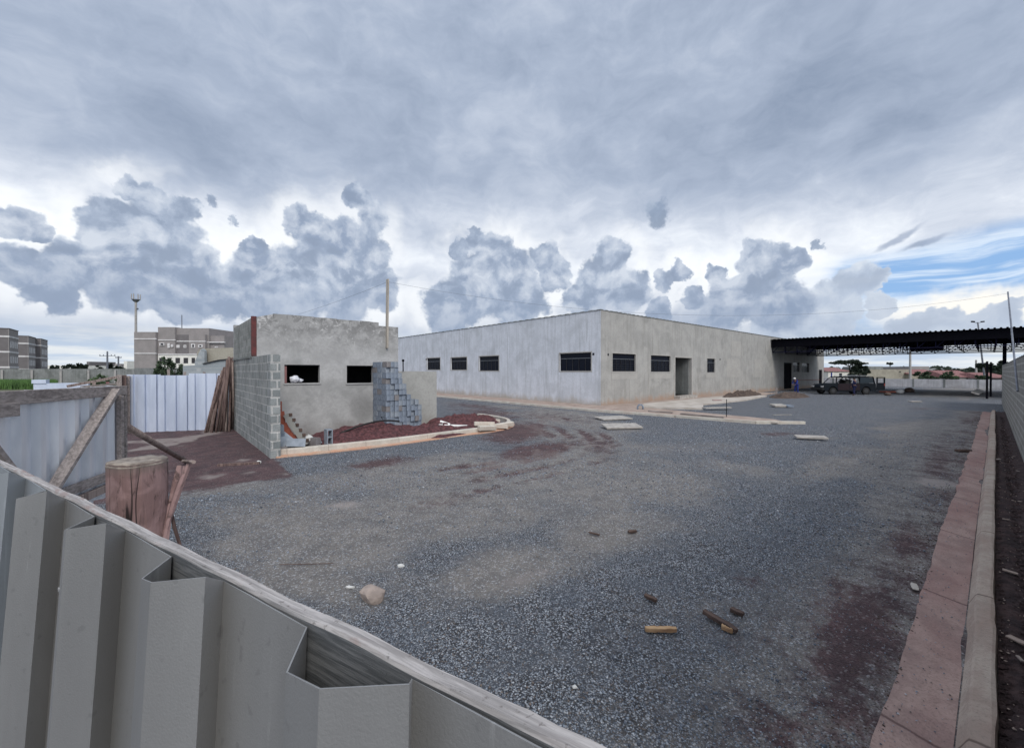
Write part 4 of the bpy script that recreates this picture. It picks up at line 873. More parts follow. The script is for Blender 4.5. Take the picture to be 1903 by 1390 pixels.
# terracotta bricks leaning in a row
tb = MB().box(-.10, -.045, 0, .10, .045, .29)
for g_ in range(3): tb.box(-.075 + g_ * .052, -.0455, .285, -.035 + g_ * .052, .0455, .2915)
tproto = build('terracotta_brick', tb, mt_terra, bevel=.006)
pts = [(2.46, 1.05, .0), (2.50, .82, .0), (2.60, .62, .35), (2.70, .46, .45), (2.80, .30, .5), (2.90, .16, .55)]
for i, (x, z, tl) in enumerate([(2.42, 1.02, 0), (2.50, .74, .1), (2.56, .56, .45), (2.64, .42, .45), (2.72, .28, .5), (2.80, .14, .5), (2.90, .08, .5)]):
    o = tproto if i == 0 else tproto.copy()
    if i: COL.objects.link(o)
    o.location = (x + .02, 12.75 - .02 * i, z + .06); o.rotation_euler = (0, -tl * .9, .1); o['category'] = 'brick'; o['group'] = 'terracotta bricks by the wing wall'
    o['label'] = ['topmost orange terracotta brick standing on the block wall stub', 'second terracotta brick from the top by the wing wall'][i] if i < 2 else 'red terracotta brick in the slanting row by the wing wall'
pl = MB().bar((2.62, 12.60, 1.02), (3.06, 12.35, .16), .09, .14)
lad = thing('notched_plank', (2.9, 12.4, 0), 'mortar crusted notched plank leaning against the terracotta bricks', 'plank')
build('board', pl, mt_hutlow, lad); nb = MB(); d = Vector((.44, -.25, -.86))
for i in range(6): c = Vector((2.70, 12.55, 1.02)) + d * (i / 6 + .02); nb.box(c.x - .035, c.y - .05, c.z - .04, c.x + .045, c.y + .05, c.z + .04)
build('notch_block', nb, mt_darkchip, lad)
# black hose over the soil, white pipes
hp = [(632, 805, .12), (650, 798, .22), (675, 789, .34), (700, 783, .46), (720, 781, .47), (742, 783, .42)]
hpts = [PY(px, py, 12.65) for px, py, _ in hp]; hpts = smoothp(resample(hpts, .08), 3)
T(build('hose', MB().tube(hpts, .028, 8), mt_hose, smooth=True), 'black corrugated hose lying over the red soil heap', 'hose')
p0 = PY(816, 790.5, 12.75); p1 = PY(877, 792.5, 12.65)
T(build('plastic_pipe', MB().tube([p0, p1], .048, 12), mt_pvc, smooth=False), 'long white plastic pipe lying flat right of the low wall', 'pipe')
p2 = PY(818, 783, 12.95); p3 = PY(836, 789, 12.72)
T(build('plastic_pipe', MB().tube([p2, p3], .045, 12), mt_pvc), 'short white plastic pipe end slanting onto the long one', 'pipe')
# overhead wire
def wire(name, a, b, sag, label, rad=.010, n=26):
    pts = [a.lerp(b, i / n) - Vector((0, 0, sag * 4 * (i / n) * (1 - i / n))) for i in range(n + 1)]
    return T(build(name, MB().tube(pts, rad, 5), mt_wire), label, 'wire')
top = PY(720.5, 524, FY - .05); lend = PD(555, 584, 19)
polet = PY(1874.5, 545, WY + .06)
wire('overhead_wire', top, lend, .05, 'thin wire running from the plank mast down behind the gatehouse', .004)
wire('overhead_wire', top, polet, 1.05, 'long thin wire sagging from the plank mast to the right boundary pole', .0038, 60)
pb = PY(1890, 727, WY + .09)
T(build('wall_pole', MB().tube([(polet.x, WY + .08, polet.z + .05), (pb.x, WY + .08, pb.z)], .022, 8), mt_steelpole), 'thin grey pole fixed to the right block wall, leaning slightly', 'pole')
# ------------------------------------------------------------------ canopy
CX0 = 51.1; CX1 = 69.0; CY0 = -14.0; CY1 = BY - .02; CZ = 5.62
can = thing('steel_canopy', (CX0, 0, 0), 'wide dark corrugated steel canopy on deep lattice trusses beside the building', 'canopy')
mb = MB(); p_ = .33; n_ = int((CY1 - CY0) / p_); pr = []
for i in range(n_): y = CY0 + i * p_; pr += [(y, 0), (y + .17, 0), (y + .20, .085), (y + .29, .085)]
pr.append((CY1, 0)); vs = []
for (y, z) in pr: vs += [(CX0 - .35, y, CZ + z), (CX1, y, CZ + z - .30)]
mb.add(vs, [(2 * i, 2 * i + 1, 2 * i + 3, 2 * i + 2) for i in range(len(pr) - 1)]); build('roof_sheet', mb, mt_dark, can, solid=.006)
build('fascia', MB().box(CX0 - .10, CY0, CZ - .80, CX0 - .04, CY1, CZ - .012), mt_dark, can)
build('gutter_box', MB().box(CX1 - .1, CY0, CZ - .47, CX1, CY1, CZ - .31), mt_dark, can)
mb = MB()
for x in np.arange(CX0 + .9, CX1, 1.3): z = CZ - .3 * (x - CX0) / (CX1 - CX0); mb.box(x - .03, CY0, z - .12, x + .03, CY1, z - .005)
build('purlins', mb, mt_dark, can)
def truss(x, zb, zt, ya, yb, pan=1.1, mat=mt_truss):
    mb = MB(); w = .09; mb.bar((x, ya, zb), (x, yb, zb), w, w).bar((x, ya, zt), (x, yb, zt), w, w); n = int((yb - ya) / pan)
    for i in range(n + 1): y = ya + (yb - ya) * i / n; mb.bar((x, y, zb), (x, y, zt), .06, .06)
    for i in range(n):
        y = ya + (yb - ya) * i / n; y2 = ya + (yb - ya) * (i + 1) / n
        mb.bar((x, y, zb), (x, y2, zt), .05, .05) if i < n / 2 else mb.bar((x, y, zt), (x, y2, zb), .05, .05)
    return mb
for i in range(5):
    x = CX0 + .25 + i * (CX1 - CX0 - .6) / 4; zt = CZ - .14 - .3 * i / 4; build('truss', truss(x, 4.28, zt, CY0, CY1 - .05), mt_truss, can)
for y in (-9.0, -4.6, 6.5, 12.5):
    mb = MB(); zb = 4.75; n = 14
    mb.bar((CX0 + .3, y, zb), (CX1 - .3, y, zb), .06, .06)
    for i in range(n): x0 = CX0 + .3 + (CX1 - CX0 - .6) * i / n; x1 = CX0 + .3 + (CX1 - CX0 - .6) * (i + 1) / n; mb.bar((x0, y, zb if i % 2 else CZ - .2), (x1, y, CZ - .2 if i % 2 else zb), .045, .045)
    build('tie_truss', mb, mt_truss, can)
build('ceiling_box', MB().box(CX0 + 9.5, 3.2, 4.4, CX0 + 10.9, 5.6, CZ - .05), mt_dark, can)
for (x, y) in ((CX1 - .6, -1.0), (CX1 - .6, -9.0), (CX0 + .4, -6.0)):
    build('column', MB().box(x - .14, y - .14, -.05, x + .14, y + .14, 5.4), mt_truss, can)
# dark posts standing in the opening at the right
q = G(1834, 741); T(build('steel_post', MB().box(q.x - .065, q.y - .065, -.1, q.x + .065, q.y + .065, 3.0), mt_dark), 'dark steel post in the yard, nearer of two beside the right wall', 'post')
q = G(1841, 737); T(build('steel_post', MB().box(q.x - .065, q.y - .065, -.1, q.x + .065, q.y + .065, 3.0), mt_dark), 'dark steel post just right of and behind the nearer one', 'post')

# ------------------------------------------------------------------ vehicle under the canopy
VL = 4.75
vp = G(1580, 733.3); car = thing('parked_car', (0, 0, 0), 'dark old station wagon parked under the canopy with its rear door open', 'car')
prof = [(0, .42), (.03, .78), (.25, .92), (1.15, 1.02), (1.62, 1.50), (1.80, 1.58), (2.8, 1.64), (4.45, 1.62), (4.68, 1.30), (4.74, .95), (4.75, .42)]
def arch(cx, r=.40): return [(cx + r * math.cos(math.pi * t / 8), .34 + r * math.sin(math.pi * t / 8)) for t in range(9)]
low = [(4.75, .36)] + arch(3.85) + arch(.85) + [(0, .36)]
def side_poly(pts): return pts
W = 1.66
def cw(u, v, z): return (u, v, z)
mb = MB()
lowhull = [(0, .36), (0, .42), (.03, .78), (.25, .92), (1.15, 1.02), (4.72, 1.02), (4.75, .95), (4.75, .36)] + arch(3.85) + [(2.9, .30), (1.7, .30)] + arch(.85)
me_pts = [(u, 0, z) for u, z in lowhull]
bm_ = MB().prism(me_pts, (0, W, 0)); build('car_body', bm_, mt_carpaint, car, bevel=.03)
ph = MB()      # pillars and roof
for v in (.03, W - .03):
    for (a, b, w) in (((1.15, 1.0), (1.72, 1.55), .06), ((2.35, 1.0), (2.40, 1.58), .08), ((3.25, 1.0), (3.28, 1.6), .08), ((4.62, 1.0), (4.48, 1.58), .12)): ph.bar((a[0], v, a[1]), (b[0], v, b[1]), .05, w, up=(0, 1, 0))
build('pillar', ph, mt_carpaint, car)
rf = MB().prism([(1.62, .02, 1.55), (1.85, .02, 1.63), (2.8, .02, 1.67), (4.5, .02, 1.65), (4.55, .02, 1.58), (1.75, .02, 1.53)], (0, W - .04, 0)); build('car_roof', rf, mt_carpaint, car, bevel=.015)
rk = MB()
for v in (.15, W - .15): rk.bar((2.0, v, 1.74), (4.3, v, 1.74), .035, .035); [rk.bar((u, v, 1.64), (u, v, 1.73), .03, .03) for u in (2.1, 3.1, 4.2)]
build('roof_rack', rk, mt_chrome, car)
for v in (.028, W - .028):
    g = MB()
    for pl_ in (([(1.30, 1.03), (2.32, 1.03), (2.34, 1.55), (1.80, 1.52)]), ([(2.42, 1.03), (3.2, 1.03), (3.2, 1.57), (2.44, 1.56)]), ([(3.32, 1.03), (4.52, 1.03), (4.42, 1.57), (3.32, 1.57)])): g.add([(u, v, z) for u, z in pl_], [(0, 1, 2, 3)])
# near side kept glazed only at the rear as in the photo the front is see-through
gm = MB().add([(3.32, -.002 + .03, 1.05), (4.56, .028, 1.05), (4.43, .028, 1.56), (3.32, .028, 1.56)], [(0, 1, 2, 3)]); build('side_window', gm, mt_carglass, car)
build('seat', MB().box(2.0, .2, .7, 2.5, .75, 1.0).bar((2.5, .48, .8), (2.65, .48, 1.35), .5, .14, up=(0, 1, 0)).box(2.0, .95, .7, 2.5, 1.45, 1.0).bar((2.5, 1.2, .8), (2.65, 1.2, 1.35), .5, .14, up=(0, 1, 0)), mt_seat, car)
for u in (.85, 3.85):
    for v in (.0, W - .2):
        tmb = MB(); pts = [(u, v, .33), (u, v + .2, .33)]; tmb.tube(pts, .325, 18); w = build('wheel', tmb, mt_tyre, car)
        build('wheel_rim', MB().tube([(u, v - .012, .33), (u, v + .212, .33)], .19, 14), mt_rim, w)
build('bumper', MB().box(-.10, .02, .42, .02, W - .02, .58), mt_seat, car, bevel=.02); build('bumper', MB().box(4.73, .02, .42, 4.84, W - .02, .58), mt_seat, car, bevel=.02)
build('headlight', MB().box(-.012, .08, .66, .05, .38, .80), mt_lampw, car); build('headlight', MB().box(-.012, W - .38, .66, .05, W - .08, .80), mt_lampw, car)
build('side_door', MB().prism([(2.37, -.012, .40), (3.27, -.012, .40), (3.27, -.012, 1.0), (2.37, -.012, 1.0)], (0, .010, 0)), mt_carred, car, bevel=.004)
build('side_door', MB().prism([(1.28, -.012, .40), (2.34, -.012, .40), (2.34, -.012, 1.0), (1.28, -.012, 1.0)], (0, .010, 0)), mt_carred, car, bevel=.004)
# swung open rear doors
rd = MB().wall('y', -.02, .05, 4.78, 5.55, .42, 1.60, [(4.88, 5.45, 1.08, 1.52)]); dr = build('rear_door', rd, mt_carpaint, car)
build('tail_light', MB().box(5.44, -.032, .8, 5.53, -.018, 1.02), mt_lamp, dr)
rd = MB().wall('y', W - .03, .05, 4.78, 5.45, .42, 1.60, [(4.88, 5.35, 1.08, 1.52)]); build('rear_door', rd, mt_carpaint, car)
vd = CR.copy(); vy = CF.copy(); st = G(1531, 733.3)
car.rotation_euler = (0, 0, math.atan2(vd.y, vd.x)); car.location = (st.x, st.y, 0); car.scale = (1.04, 1, 1.03)

# ------------------------------------------------------------------ people
def person(loc, facing, h, pose, shirt, pants, cap, label):
    root = thing('person', (0, 0, 0), label, 'person'); s = h / 1.72
    J = pose; names = list(J); parent = {'chest': 'pelvis', 'neck': 'chest', 'head': 'neck', 'crown': 'head', 'shl': 'chest', 'ell': 'shl', 'wrl': 'ell', 'hdl': 'wrl', 'shr': 'chest', 'elr': 'shr', 'wrr': 'elr', 'hdr': 'wrr', 'hpl': 'pelvis', 'knl': 'hpl', 'anl': 'knl', 'tol': 'anl', 'hpr': 'pelvis', 'knr': 'hpr', 'anr': 'knr', 'tor': 'anr'}
    rad = dict(pelvis=.125, chest=.145, neck=.055, head=.085, crown=.07, shl=.065, shr=.065, ell=.045, elr=.045, wrl=.030, wrr=.030, hdl=.034, hdr=.034, hpl=.09, hpr=.09, knl=.062, knr=.062, anl=.042, anr=.042, tol=.035, tor=.035)
    def skin(nm, keep, grow, mat, par):
        ks = [k_ for k_ in names if k_ in keep]; me = bpy.data.meshes.new(nm); ix = {k_: i for i, k_ in enumerate(ks)}
        me.from_pydata([J[k_] for k_ in ks], [(ix[k_], ix[parent[k_]]) for k_ in ks if k_ in parent and parent[k_] in ix], []); me.materials.append(mat)
        o = bpy.data.objects.new(nm, me); COL.objects.link(o); o.modifiers.new('k', 'SKIN'); sk = me.skin_vertices[0].data
        for k_ in ks: sk[ix[k_]].radius = (rad[k_] + grow, rad[k_] * (.78 if k_ in ('chest', 'pelvis') else 1) + grow); sk[ix[k_]].use_root = (ix[k_] == 0)
        o.modifiers.new('u', 'SUBSURF').levels = 1; o.modifiers['u'].render_levels = 1; o.parent = par; return o
    body = skin('body', names, 0, mt_skin, root)
    skin('jacket', ['pelvis', 'chest', 'shl', 'ell', 'wrl', 'shr', 'elr', 'wrr'], .022, shirt, root)
    skin('trousers', ['pelvis', 'hpl', 'knl', 'anl', 'hpr', 'knr', 'anr'], .020, pants, root)
    for q in ('l', 'r'):
        a = Vector(J['an' + q]); t = Vector(J['to' + q]); o = build('boot', MB().bar((a.x, a.y - .06 * 0, .045), (t.x, t.y, .04), .09, .09, w2=.08, h2=.06), mt_shoe, None, bevel=.02); o.parent = root
        wv = Vector(J['hd' + q]); d = (wv - Vector(J['wr' + q])).normalized(); sd_ = d.cross(Vector((0, 1, 0))).normalized() if abs(d.y) < .9 else Vector((1, 0, 0)); hb_ = MB()
        for i in range(4): f0 = wv + sd_ * (-.027 + .018 * i); hb_.tube([f0, f0 + d * (.05 + .008 * (1.5 - abs(i - 1.5))), f0 + d * (.085 + .008 * (1.5 - abs(i - 1.5))) + Vector((0, .015, 0))], [.009, .008, .006], 6)
        hb_.tube([wv - d * .03 + sd_ * .03, wv + sd_ * .055 + d * .02], [.011, .008], 6); o = build('fingers', hb_, mt_skin, None); o.parent = root
    hc = Vector(J['head']); fb = MB().sphere(hc + Vector((0, .09, -.015)), .017, 6, 5).sphere(hc + Vector((.03, .083, .015)), .010, 6, 4).sphere(hc + Vector((-.03, .083, .015)), .010, 6, 4)
    o = build('face', fb, mt_skin, None); o.parent = root
    o = build('helmet' if cap is mt_cap else 'hair', MB().sphere(hc + Vector((0, -.01, .055)), .118, 12, 8, sc=(.92, 1.05, .85)), cap, None, smooth=True); o.parent = root
    root.location = (loc.x, loc.y, 0); root.rotation_euler = (0, 0, facing); root.scale = (s, s, s); return root
STAND = dict(pelvis=(0, 0, .94), chest=(0, .0, 1.30), neck=(0, .01, 1.47), head=(0, .03, 1.60), crown=(0, .02, 1.67), shl=(-.19, 0, 1.39), ell=(-.25, .02, 1.10), wrl=(-.22, .16, .90), hdl=(-.21, .20, .85), shr=(.19, 0, 1.39), elr=(.25, .02, 1.10), wrr=(.20, .20, .98), hdr=(.18, .26, .97),
             hpl=(-.10, 0, .88), knl=(-.11, .02, .48), anl=(-.12, -.02, .09), tol=(-.13, .15, .045), hpr=(.10, 0, .88), knr=(.12, .06, .48), anr=(.13, .05, .09), tor=(.14, .22, .045))
BENT = dict(STAND); BENT.update(chest=(0, .16, 1.24), neck=(0, .26, 1.38), head=(0, .33, 1.48), crown=(0, .33, 1.56), shl=(-.19, .18, 1.32), ell=(-.24, .28, 1.05), wrl=(-.16, .42, .92), hdl=(-.14, .48, .90), shr=(.19, .18, 1.32), elr=(.24, .28, 1.05), wrr=(.14, .42, .95), hdr=(.12, .48, .93))
p = G(1480.5, 731); person(p, HEAD + R(20), 1.66, BENT, mt_bluecloth, mt_bluecloth, mt_cap, 'person in bright blue work clothes and white helmet bending by the building door')
p = G(1588, 735); person(p, HEAD - R(60), 1.62, STAND, mt_navy, mt_navy, mt_hair, 'person in dark navy work clothes standing at the side of the parked car')

# ------------------------------------------------------------------ debris on the yard (middle distance)
def plank(px0, px1, py, w, th, mat, label, cat, tilt=0.0, dy=0.0, name='plank', zl=.05, bevelw=.004):
    a = G(px0, py, zl); b = G(px1, py + dy, zl); d = (b - a); L = d.length
    o = build(name, MB().bar((-L / 2, 0, 0), (L / 2, 0, 0), w, th), mat, bevel=bevelw, label=label, cat=cat); c = (a + b) / 2
    o.location = (c.x, c.y, zl + th / 2 * 0 + float(ground_z(c.x, c.y))); o.rotation_euler = (tilt, 0, math.atan2(d.y, d.x)); return o
plank(1478, 1536, 811, .28, .05, mt_slab, 'pale wooden board lying alone on the gravel, right of the paving', 'board', .12, 2, 'board', .09)
plank(1122, 1188, 792, .70, .06, mt_slab, 'pale flat slab nearest the camera in front of the paved corner', 'slab', .10, -1, 'slab', .10)
plank(1112, 1166, 777.5, .85, .05, mt_slab, 'pale flat slab behind the nearer one beside the paving kerb', 'slab', .04, -2, 'slab', .07)
plank(1435, 1458, 753, .6, .10, mt_slab, 'short pale slab propped on the gravel near the soil heap', 'slab', .1, 0, 'slab', .12)
plank(1459, 1470, 754, .5, .10, mt_looseblock, 'small blue grey piece right of the short pale slab', 'board', .05, 0, 'board', .10)
plank(1436, 1470, 771, .10, .02, mt_slab, 'thin pale strip of wood flat on the gravel', 'strip', 0, -.5, 'strip', .02)
plank(1308, 1356, 758, .35, .05, mt_slab, 'pale plank lying on the light concrete path', 'plank', 0, -1, 'plank', .13)
plank(1205, 1250, 764, .14, .05, mt_greywoodx, 'weathered board at the inner edge of the paved strip', 'plank', 0, 3, 'plank', .11)
plank(1265, 1345, 769, .12, .06, mt_greywoodx, 'long grey timber lying across the paved strip', 'plank', 0, 7, 'plank', .12)
plank(1420, 1446, 784, .20, .07, mt_pathpale, 'loose pinkish kerb piece at the tip of the paved strip', 'kerb stone', 0, 2, 'kerb_stone', .06)
plank(1325, 1340, 744, .3, .05, mt_pinkroof, 'small reddish board near the foot of the beige wall', 'board', 0, 0, 'board', .12)
q = G(1190, 760, .10); mb = MB(); pts = [(q.x + CR.x * u, q.y + CR.y * u, z) for u, z in ((-.15, .0), (-.15, .22), (-.08, .33), (.08, .33), (.15, .22), (.15, 0))]
T(build('pipe_bend', MB().tube(pts, .05, 8), mt_looseblock, smooth=True), 'grey pipe bend standing up through the paving before the beige wall', 'pipe')
for (px, z1, lb) in ((1350, .9, 'thin steel rod standing in the paved strip'),): q = G(px, 774, .1); T(build('steel_rod', MB().tube([(q.x, q.y, 0), (q.x, q.y, z1)], .016, 6), mt_dark), lb, 'rod')
q = G(1442, 737); T(build('wooden_stake', MB().bar((q.x, q.y, 0), (q.x + .1, q.y, .75), .14, .14), mt_greywood), 'short leaning stake between the dark and red soil heaps', 'stake')
q = G(1442, 735); T(build('red_hose', MB().tube([(DR[1][1] + .3, BY - .1, 1.15), (PY(1522, 700, BY).x, BY - .1, 1.0)], .03, 6), mt_terra), 'thin reddish pipe along the wall behind the blue worker', 'pipe')
for i, (px, py, s_, lb) in enumerate(((1672, 731, .32, 'pale sack of rubble on the ground right of the car'), (1690, 729, .4, 'dark sack right of the pale one beyond the car'), (1650, 735, .25, 'small dark bundle just behind the car doors'))):
    q = G(px, py); rr = random.Random(i); T(build('rubble_sack', MB().sphere((q.x, q.y, s_ * .5), s_, 10, 7, sc=(1.3, 1, .7), rnd=rr, jit=.12), mt_chalk if i == 0 else mt_soil2, smooth=True), lb, 'sack')
plank(1640, 1672, 728, .8, .12, mt_terra, 'low pile of reddish boards right of the car', 'board', 0, 0, 'board', .14)
plank(1812, 1822, 731, .5, .10, mt_slab, 'pinkish tilted board in front of the far white wall', 'board', .4, -6, 'board', .3)
plank(1690, 1710, 746, .3, .06, mt_slab, 'pale offcut on the gravel at the edge of the canopy shade', 'board', 0, 0, 'board', .05)

# ------------------------------------------------------------------ background right
FWX = 80.0
t = thing('boundary_wall', (FWX, 10, 0), 'low whitish stained wall closing the far end of the yard beyond the canopy', 'wall')
build('wall_face', MB().wall('x', FWX, .15, -12.0, 46, -.1, 1.12), mt_farwhite, t); build('wall_face', MB().wall('x', FWX + .05, .15, -60, -12.01, -.1, .62), mt_farwhite, t)
mb = MB(); [mb.box(FWX - .03, y - .1, -.1, FWX - .001, y + .1, 1.16) for y in np.arange(-11, 46, 3.0)]; build('wall_pier', mb, mt_farwall, t)
def fbox(pxL, pxR, pyT, Z, depth, name, label, cat, wallm, pyB=None, rooff=0, roofm=None, wins=(), roofh=1.5):
    """box whose front faces the yard, at view depth Z"""
    A = PD(pxL, pyT, Z); B_ = PD(pxR, pyT, Z); h = A.z; z0 = -.3 if pyB is None else PD(pxL, pyB, Z).z
    d = (B_ - A); d.z = 0; L = d.length; d.normalize(); nb_ = Vector((-d.y, d.x, 0)); nb_ = nb_ if nb_.dot(CF) > 0 else -nb_
    t = thing(name, (A.x, A.y, 0), label, cat)
    def BX_(mb, u0, u1, v0, v1, za, zb): return mb.hexa([Vector((A.x, A.y, z)) + d * u + nb_ * v for z in (za, zb) for (u, v) in ((u0, v0), (u1, v0), (u1, v1), (u0, v1))])
    build('wall', BX_(MB(), 0, L, 0, depth, z0, h), wallm, t)
    if roofm:
        mb = MB(); o = .3
        pts = [Vector((A.x, A.y, h + .002)) + d * (-o) - nb_ * o, Vector((A.x, A.y, h + .002)) + d * (L + o) - nb_ * o, Vector((A.x, A.y, h + .002)) + d * (L + o) + nb_ * (depth + o), Vector((A.x, A.y, h + .002)) + d * (-o) + nb_ * (depth + o)]
        r1 = Vector((A.x, A.y, h + roofh)) + nb_ * depth / 2 + d * .2; r2 = r1 + d * (L - .4); mb.add(pts + [r1, r2], [(0, 1, 5, 4), (2, 3, 4, 5), (0, 4, 3), (1, 2, 5), (3, 2, 1, 0)]); build('roof', mb, roofm, t)
    for (u0, u1, za, zb, m_) in wins: build('window', BX_(MB(), L * u0, L * u1, -.06, .01, za, zb), m_, t)
    return t
fbox(1530, 1560, 683, 118, 12, 'house', 'distant pink and grey house left of the trees beyond the yard', 'house', mt_apt)
fbox(1539, 1580, 690.5, 100, 9, 'house', 'white and blue house with a red roof left of the trees', 'house', mt_whitewall, None, 0, mt_pinkroof, [(.12, .18, .6, 1.9, mt_bluecloth), (.5, .62, .9, 1.7, mt_pane)], 1.0)
fbox(1610, 1691, 686.5, 96, 14, 'house', 'long flat roofed beige building behind the far wall', 'building', mt_tan, None, 0, None, [(.75, .79, 2.0, 2.2, mt_frame)])
fbox(1610, 1641, 681, 112, 8, 'house', 'brown upper storey behind the long beige building', 'building', mt_farwall)
fbox(1692, 1727, 681, 112, 10, 'house', 'pinkish block shaped house right of the pale utility pole', 'house', mt_apt)
fbox(1690, 1750, 695, 95, 8, 'house', 'low house with clay roof right of the pale utility pole', 'house', mt_tan, None, 0, mt_pinkroof, (), 1.1)
fbox(1765, 1822, 701, 90, 9, 'house', 'wide low house with pinkish clay roof near the far wall', 'house', mt_apt, None, 0, mt_pinkroof, (), 1.5)
fbox(1838, 1885, 703, 86, 9, 'house', 'low house with clay roof behind the two dark posts', 'house', mt_farwhite, None, 0, mt_pinkroof, [(.1, .9, .3, .9, mt_frame)], 1.2)
fbox(1781, 1794, 684, 260, 20, 'apartment_block', 'tiny pale apartment block on the skyline right of the canopy middle', 'building', mt_whitewall)
fbox(1795, 1803, 689, 260, 20, 'apartment_block', 'tiny low white block on the skyline right of the pale apartment block', 'building', mt_whitewall)
def pole_at(px, pyT, pyB, Z, w, mat, label, name='utility_pole', arms=(), lamp=False, dx=0):
    a = PD(px, pyT, Z); b = PD(px + dx, pyB, Z); t = thing(name, (b.x, b.y, 0), label, 'pole')
    build('shaft', MB().tube([(b.x, b.y, b.z), (a.x, a.y, a.z)], [w, w * .7], 8), mat, t)
    for (pz, hw) in arms:
        z = PD(px, pz, Z).z; build('crossarm', MB().bar(Vector((a.x, a.y, z)) - CR * hw, Vector((a.x, a.y, z)) + CR * hw, .14, .12), mat, t)
        mb = MB(); [mb.tube([Vector((a.x, a.y, z + .05)) + CR * (hw * f), Vector((a.x, a.y, z + .4)) + CR * (hw * f)], .09, 6) for f in (-.95, -.5, .5, .95)]; build('insulator', mb, mat, t)
    if lamp:
        for s_ in (-1, 1):
            ar = build('lamp_arm', MB().bar(Vector((a.x, a.y, a.z - .15)), Vector((a.x, a.y, a.z + .05)) + CR * s_ * .8, .07, .07), mat, t); build('lamp_head', MB().bar(Vector((a.x, a.y, a.z + .08)) + CR * s_ * .6, Vector((a.x, a.y, a.z + .12)) + CR * s_ * 1.05, .25, .22), mt_dark, t)
    return t
pole_at(1691.5, 644, 708, 84, .22, mt_concpole, 'pale concrete pole behind the long beige building, seen below the canopy')
pole_at(1817, 599, 705, 70, .13, mt_steelpole, 'steel lamp pole with two lamp heads rising above the canopy', 'street_lamp', lamp=True, dx=13)
pole_at(1814, 669, 706, 120, .28, mt_concpole, 'thin pale pole on the right skyline behind the clay roofs')
def foliage(c, rx_, ry_, rz_, n, s_, rnd, mb, hollow=.35):
    cl = [Vector((rnd.gauss(0, .45), rnd.gauss(0, .45), rnd.gauss(0, .42))) for _ in range(max(5, n // 60))]
    for i in range(n):
        q = rnd.choice(cl) + Vector((rnd.gauss(0, .17), rnd.gauss(0, .17), rnd.gauss(0, .15)))
        if q.length > 1.15: q = q.normalized() * rnd.uniform(.8, 1.1)
        p = Vector((c[0] + q.x * rx_, c[1] + q.y * ry_, c[2] + q.z * rz_)); a = Vector((rnd.gauss(0, 1), rnd.gauss(0, 1), rnd.gauss(0, .6))).normalized(); b = a.cross(Vector((rnd.gauss(0, 1), rnd.gauss(0, 1), rnd.gauss(0, 1)))).normalized(); z = s_ * rnd.uniform(.6, 1.3)
        mb.add([p - a * z, p + b * z * .55, p + a * z, p - b * z * .55], [(0, 1, 2, 3)])
    return mb
def tree(px, pyT, Z, wpx, label, seed, mat=None, crown=(.45, 1.0), name='tree', cat='tree', n=1500, leaf=.28, flat=1.0, group=None):
    rnd = random.Random(seed); top = PD(px, pyT, Z); h = top.z; wr = wpx * Z / F / 2; base_ = Vector((top.x, top.y, 0)); t = thing(name, base_, label, cat, group)
    mb = MB(); lean = Vector((rnd.uniform(-.3, .3), rnd.uniform(-.3, .3), 0)); fork = base_ + Vector((0, 0, h * crown[0])) + lean
    r0 = max(.08, h * .035); mb.tube([base_, base_ + Vector((0, 0, h * crown[0] * .5)) + lean * .3, fork], [r0, r0 * .8, r0 * .65], 7)
    ctr = []
    for i in range(6):
        a = i * 1.05 + rnd.uniform(-.3, .3); e = base_ + lean + CR * math.cos(a) * wr * .6 + CF * math.sin(a) * wr * .6 + Vector((0, 0, h * rnd.uniform(crown[0] + .12, .86))); mb.tube([fork, fork.lerp(e, .5) + Vector((0, 0, .1)), e], [r0 * .5, r0 * .35, r0 * .15], 5); ctr.append(e)
    build('trunk', mb, mt_bark, t); fm = MB()
    for e in ctr + [base_ + lean + Vector((0, 0, h * .84))]: foliage(e, wr * .48, wr * .48, h * (1 - crown[0]) * .26 * flat, n // 7, leaf, rnd, fm)
    build('crown', fm, mat or mt_leaf, t, fix=False); return t
tree(1581, 664, 92, 56, 'broad dark umbrella crowned tree beyond the canopy, left of the others', 1, mt_leafdark, (.62, 1), n=2600, flat=.6)
tree(1600, 672, 90, 28, 'dense dark tree just right of the umbrella crowned one', 2, mt_leafdark, (.25, 1), n=2200)
tree(1589, 694, 86, 24, 'low dark bush behind the parked car', 12, mt_leafdark, (.1, 1), 'bush', 'bush', n=900)
tree(1654.5, 671.5, 130, 9, 'small palm like tree above the long beige building', 3, mt_leafdark, (.75, 1), n=400)
tree(1722, 690, 84, 34, 'green bush behind the far wall right of the pale pole', 4, mt_leaf, (.1, 1), 'bush', 'bush', n=1400)
tree(1764, 692, 84, 20, 'small green bush behind the far wall near its middle', 5, mt_leaf, (.1, 1), 'bush', 'bush', n=900)
tree(1776, 700, 83, 12, 'smallest green shrub behind the far wall', 13, mt_leafpale, (.1, 1), 'bush', 'bush', n=400)
tree(1833, 671, 70, 22, 'palm topped tree behind the two dark posts', 6, mt_leafdark, (.55, 1), n=1500)
tree(1861, 671, 78, 30, 'dark spreading tree at the end of the right block wall', 7, mt_leafdark, (.4, 1), n=2000)
tree(1826, 698, 66, 24, 'leafy green shrub at the foot of the two dark posts', 8, mt_leaf, (.1, 1), 'bush', 'bush', n=1200)
